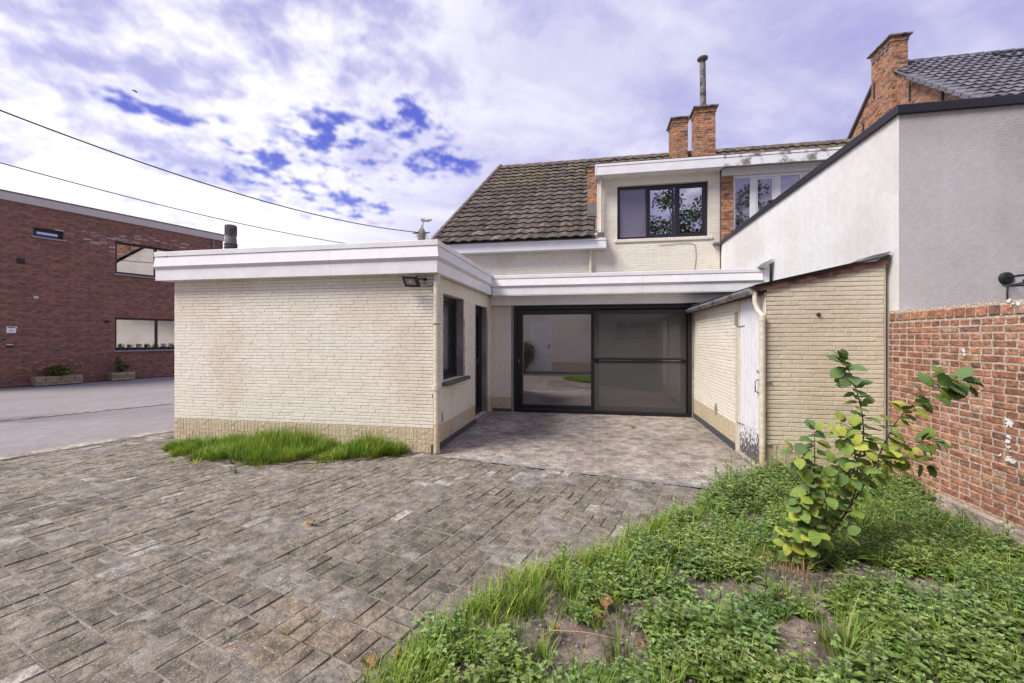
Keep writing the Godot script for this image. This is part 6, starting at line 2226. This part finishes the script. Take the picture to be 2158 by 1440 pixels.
func shrub() -> void:
	var base := Vector3(1.35, 0.0, -3.24)
	var t := thing("hazel_shrub", "young hazel shrub with yellowing pleated leaves growing from the weedy bed", "shrub", base)
	var R := Vector3(0.9826, 0, -0.1857)
	var B := Vector3(0.1857, 0, 0.9826)
	var P := func(x: float, y: float, d: float) -> Vector3: return base + R * x + UP * y + B * d
	var green := [Color(0.095, 0.16, 0.045), Color(0.15, 0.22, 0.045), Color(0.23, 0.28, 0.05), Color(0.33, 0.35, 0.06), Color(0.115, 0.175, 0.07), Color(0.38, 0.30, 0.07)]
	var leaves := []
	for g in green:
		for v in 2: leaves.append(hazel_leaf(0.090, 0.080 if v == 0 else 0.070, g, g * 1.5, 0.22 + 0.33 * v))
	var stems := [
		[[-0.03, 0.0, 0.02], [0.04, 0.18, 0.04], [0.067, 0.33, 0.06], [0.087, 0.60, 0.08], [0.10, 0.92, 0.06]],
		[[0.02, 0.0, 0], [0.10, 0.13, 0], [0.23, 0.28, -0.03], [0.46, 0.65, -0.06], [0.545, 0.87, -0.08], [0.50, 1.12, -0.06], [0.43, 1.28, -0.03], [0.33, 1.41, 0.0]],
		[[0.05, 0.0, -0.03], [0.12, 0.05, -0.04], [0.25, 0.16, -0.04], [0.40, 0.33, -0.05], [0.58, 0.60, -0.06], [0.65, 0.79, -0.04], [0.73, 1.00, 0.0], [0.88, 1.18, 0.04], [1.02, 1.27, 0.06], [1.10, 1.26, 0.07]],
		[[0.0, 0.02, 0.03], [0.13, 0.16, 0.06], [0.27, 0.37, 0.10], [0.34, 0.62, 0.12], [0.29, 0.86, 0.13], [0.20, 0.93, 0.15]],
		[[-0.04, 0.02, 0.0], [-0.07, 0.16, 0.05], [-0.12, 0.27, 0.1]],
		[[0.40, 0.50, -0.05], [0.52, 0.72, 0.08], [0.66, 0.86, 0.14], [0.80, 0.88, 0.16]],
		[[0.087, 0.55, 0.08], [0.02, 0.70, 0.12], [-0.08, 0.80, 0.13]],
		[[0.30, 0.62, 0.12], [0.18, 0.72, 0.18], [0.10, 0.74, 0.2]],
		[[0.52, 0.80, -0.08], [0.42, 0.92, -0.02], [0.28, 0.98, 0.04]],
		[[0.60, 0.64, -0.05], [0.74, 0.74, 0.0], [0.85, 0.70, 0.05]],
		[[0.02, 0.1, 0.03], [0.10, 0.24, 0.12], [0.20, 0.30, 0.2]],
		[[0.05, 0.25, 0.05], [-0.04, 0.42, 0.14], [-0.08, 0.52, 0.18]],
		[[0.07, 0.33, 0.06], [0.0, 0.50, 0.16], [-0.02, 0.60, 0.2]],
		[[0.0, 0.05, 0.04], [0.03, 0.22, 0.14], [0.0, 0.36, 0.2]],
		[[0.20, 0.26, 0.0], [0.16, 0.44, 0.1], [0.14, 0.56, 0.14]],
	]
	var count := 0
	var foliage := []
	for si in stems.size():
		var pts := []
		var c := Curve3D.new()
		for p in stems[si]: c.add_point(P.call(p[0], p[1] + (0.02 if p[1] < 0.05 else 0.0), p[2] + rng.randf_range(-0.01, 0.01)))
		for k in c.point_count:
			var a := c.get_point_position(maxi(k - 1, 0))
			var e := c.get_point_position(mini(k + 1, c.point_count - 1))
			c.set_point_in(k, (a - e) / 6.0)
			c.set_point_out(k, (e - a) / 6.0)
		var L := c.get_baked_length()
		var n := maxi(int(L / 0.05), 4)
		for k in n + 1: pts.append(c.sample_baked(L * k / n))
		var thick: float = 0.009 if si < 4 else 0.0045
		pipe("stem", pts, thick, M.twig, t, 0.0018, 7)
		var s := L * (0.30 if si < 4 else 0.12)
		if si == 2: s = L * 0.42
		while s < L + 0.01:
			for rep in ((1 if rng.randf() < 0.25 else 2) if s < L * 0.9 else 3):
				var f := s / L
				var q := c.sample_baked(minf(s, L))
				var along := (c.sample_baked(minf(s + 0.02, L)) - c.sample_baked(maxf(minf(s, L) - 0.02, 0))).normalized()
				var a := count * 2.4 + rng.randf_range(-0.5, 0.5)
				var side := along.cross(Vector3(cos(a), 0.2, sin(a))).normalized()
				var d := (side + along * rng.randf_range(0.1, 0.6) + Vector3(0, rng.randf_range(-0.35, 0.12), 0)).normalized()
				if f > 0.97: d = (along + side * 0.5 + Vector3(0, -0.25, 0)).normalized()
				var yaxis := (UP + B * rng.randf_range(0.1, 1.0) + R * rng.randf_range(-0.4, 0.4)).normalized()
				var xaxis := yaxis.cross(d).normalized()
				yaxis = d.cross(xaxis).normalized()
				var sc := rng.randf_range(0.62, 1.08)
				if si == 2 and f > 0.85: sc = rng.randf_range(1.05, 1.4)
				if si == 1 and f > 0.85: sc = rng.randf_range(0.9, 1.2)
				if f > 0.93 and si >= 4: sc *= 0.85
				var pet := d * 0.018
				var young: bool = (si == 1 or si == 2) and f > 0.8
				var pick := 0
				if young: pick = [0, 0, 4, 1][rng.randi() % 4]
				elif si == 0 or si == 6: pick = [0, 4, 4, 1, 2][rng.randi() % 5]
				elif q.y < 0.45: pick = [1, 2, 1, 2, 0, 0, 1, 3][rng.randi() % 8]
				else: pick = [1, 2, 1, 3, 1, 0, 2][rng.randi() % 7]
				foliage.append({"xf": Transform3D(Basis(xaxis, yaxis, d).scaled_local(Vector3.ONE * sc), q + pet), "mesh": leaves[pick * 2 + rng.randi() % 2], "d": 0.0})
				count += 1
			s += 0.036 if si < 4 else 0.040
	place(t, foliage, 300, "leaf", "leaf_mass", M.leaf)


# ------------------------------------------------------------------ fallen leaves, twigs
func dead_leaf(seed_: int, s: float) -> ArrayMesh:   # a curled, lobed dry leaf
	var r := RandomNumberGenerator.new()
	r.seed = seed_
	var b := MB.new()
	b.col = Color(1, 1, 1)
	var rim := []
	var n := 15
	for k in n:
		var a := TAU * k / n
		var rr := s * (0.55 + (0.42 if k % 3 == 0 else 0.0) + r.randf_range(-0.08, 0.12))
		rim.append(Vector3(cos(a) * rr, 0.20 * s + 0.45 * s * sin(a * 2.0 + r.randf()) + r.randf_range(-0.1, 0.2) * s, sin(a) * rr * 0.8))
	var low := 0.0
	for p in rim: low = minf(low, p.y)
	for k in n:
		rim[k].y -= low
	var m := Vector3(0, 0.12 * s, 0)
	for k in n: b.tri(m, rim[(k + 1) % n], rim[k])
	return b.mesh()

func litter() -> void:
	var list := [
		[0.05, -2.44, 0.075, "dead_leaf", "largest crumpled tan dead leaf, lying on soil in the front half of the bed"],
		[0.035, -2.36, 0.035, "dead_leaf", "small tan dead leaf just in front of the largest one"],
		[0.23, -2.87, 0.045, "dead_leaf", "curled orange-brown dead leaf on the bare soil left of the shrub"],
		[-0.19, -2.21, 0.040, "dead_leaf", "brown dead leaf standing in grass at the front edge of the bed"],
		[0.23, -2.17, 0.032, "dead_leaf", "pale brown dead leaf between weeds at the front of the bed"],
		[-1.04, -1.86, 0.055, "dead_leaf", "brown dead leaf on the pavers at the lower edge of the photo"],
		[-0.93, -1.95, 0.045, "dead_leaf", "brown dead leaf caught in the grass edge beside the pavers"],
		[0.55, -2.30, 0.03, "dead_leaf", "dark brown dead leaf among weeds in the middle of the bed"],
		[1.30, -2.20, 0.035, "dead_leaf", "rusty dead leaf at the lower edge of the bed below the tall tuft"],
		[-2.06, -5.68, 0.035, "dead_leaf", "dry brown leaf at the foot of the corner downpipe"],
		[-2.03, -6.9, 0.03, "dead_leaf", "dry leaf on the court close to the side door step"],
		[0.66, -7.58, 0.05, "dead_leaf", "brown leaf lying alone in the middle of the court"],
		[-1.34, -7.83, 0.035, "yellow_leaf", "yellow leaf on the court near the pier"],
		[-1.6, -7.0, 0.02, "yellow_leaf", "tiny yellow leaf on the court before the side window"],
		[-2.29, -3.16, 0.045, "yellow_leaf", "pale yellow leaf alone on the yard pavers"],
		[2.58, -3.67, 0.04, "yellow_leaf", "orange fallen leaf in the lush weeds near the garden wall"],
		[2.50, -3.49, 0.035, "yellow_leaf", "orange-yellow fallen leaf nearer the front than its neighbour by the garden wall"],
		[2.28, -3.42, 0.03, "yellow_leaf", "small orange fallen leaf in short grass right of the shrub"],
		[-4.35, -4.52, 0.04, "dead_leaf", "dry leaf at the foot of the long grass by the extension"],
	]
	var k := 0
	for e in list:
		k += 1
		var o := part(e[3], dead_leaf(100 + k, e[2]), M[e[3]], self)
		var y := 0.002
		if bed_dist(Vector2(e[0], e[1])) > 0.0: y = soil_y(e[0], e[1]) + 0.025
		o.position = Vector3(e[0], y, e[1])
		o.rotation.y = k * 1.3
		tag(o, e[4], "dead leaf", "fallen leaves")
	var a := Vector3(0.20, soil_y(0.20, -2.31) + 0.03, -2.31)
	var c := Vector3(0.36, soil_y(0.36, -2.48) + 0.05, -2.48)
	tag(pipe("twig", [a, a.lerp(c, 0.5) + UP * 0.012, c], 0.009, M.stone_sill, self, 0.007, 7), "thick dark stick lying on the soil at the front of the bed", "twig")
	var straws := [[Vector3(-0.22, 0.06, -2.16), Vector3(0.16, 0.08, -2.14), "long pale straw stalk lying across the grass at the front"], [Vector3(0.52, 0.07, -2.32), Vector3(0.80, 0.06, -2.05), "pale straw stalk slanting over bare soil in mid bed"], [Vector3(1.12, 0.07, -3.05), Vector3(0.86, 0.10, -3.12), "thin straw stalk sticking out left of the shrub foot"], [Vector3(1.66, 0.05, -3.0), Vector3(1.85, 0.07, -3.12), "thin dark twig on the bare soil right of the shrub"]]
	for s in straws:
		var p: Vector3 = s[0]
		var q: Vector3 = s[1]
		p.y += soil_y(p.x, p.z) * 0.5
		tag(pipe("straw", [p, p.lerp(q, 0.5) + UP * 0.015, q], 0.003, M.straw, self, 0.002, 5), s[2], "straw")
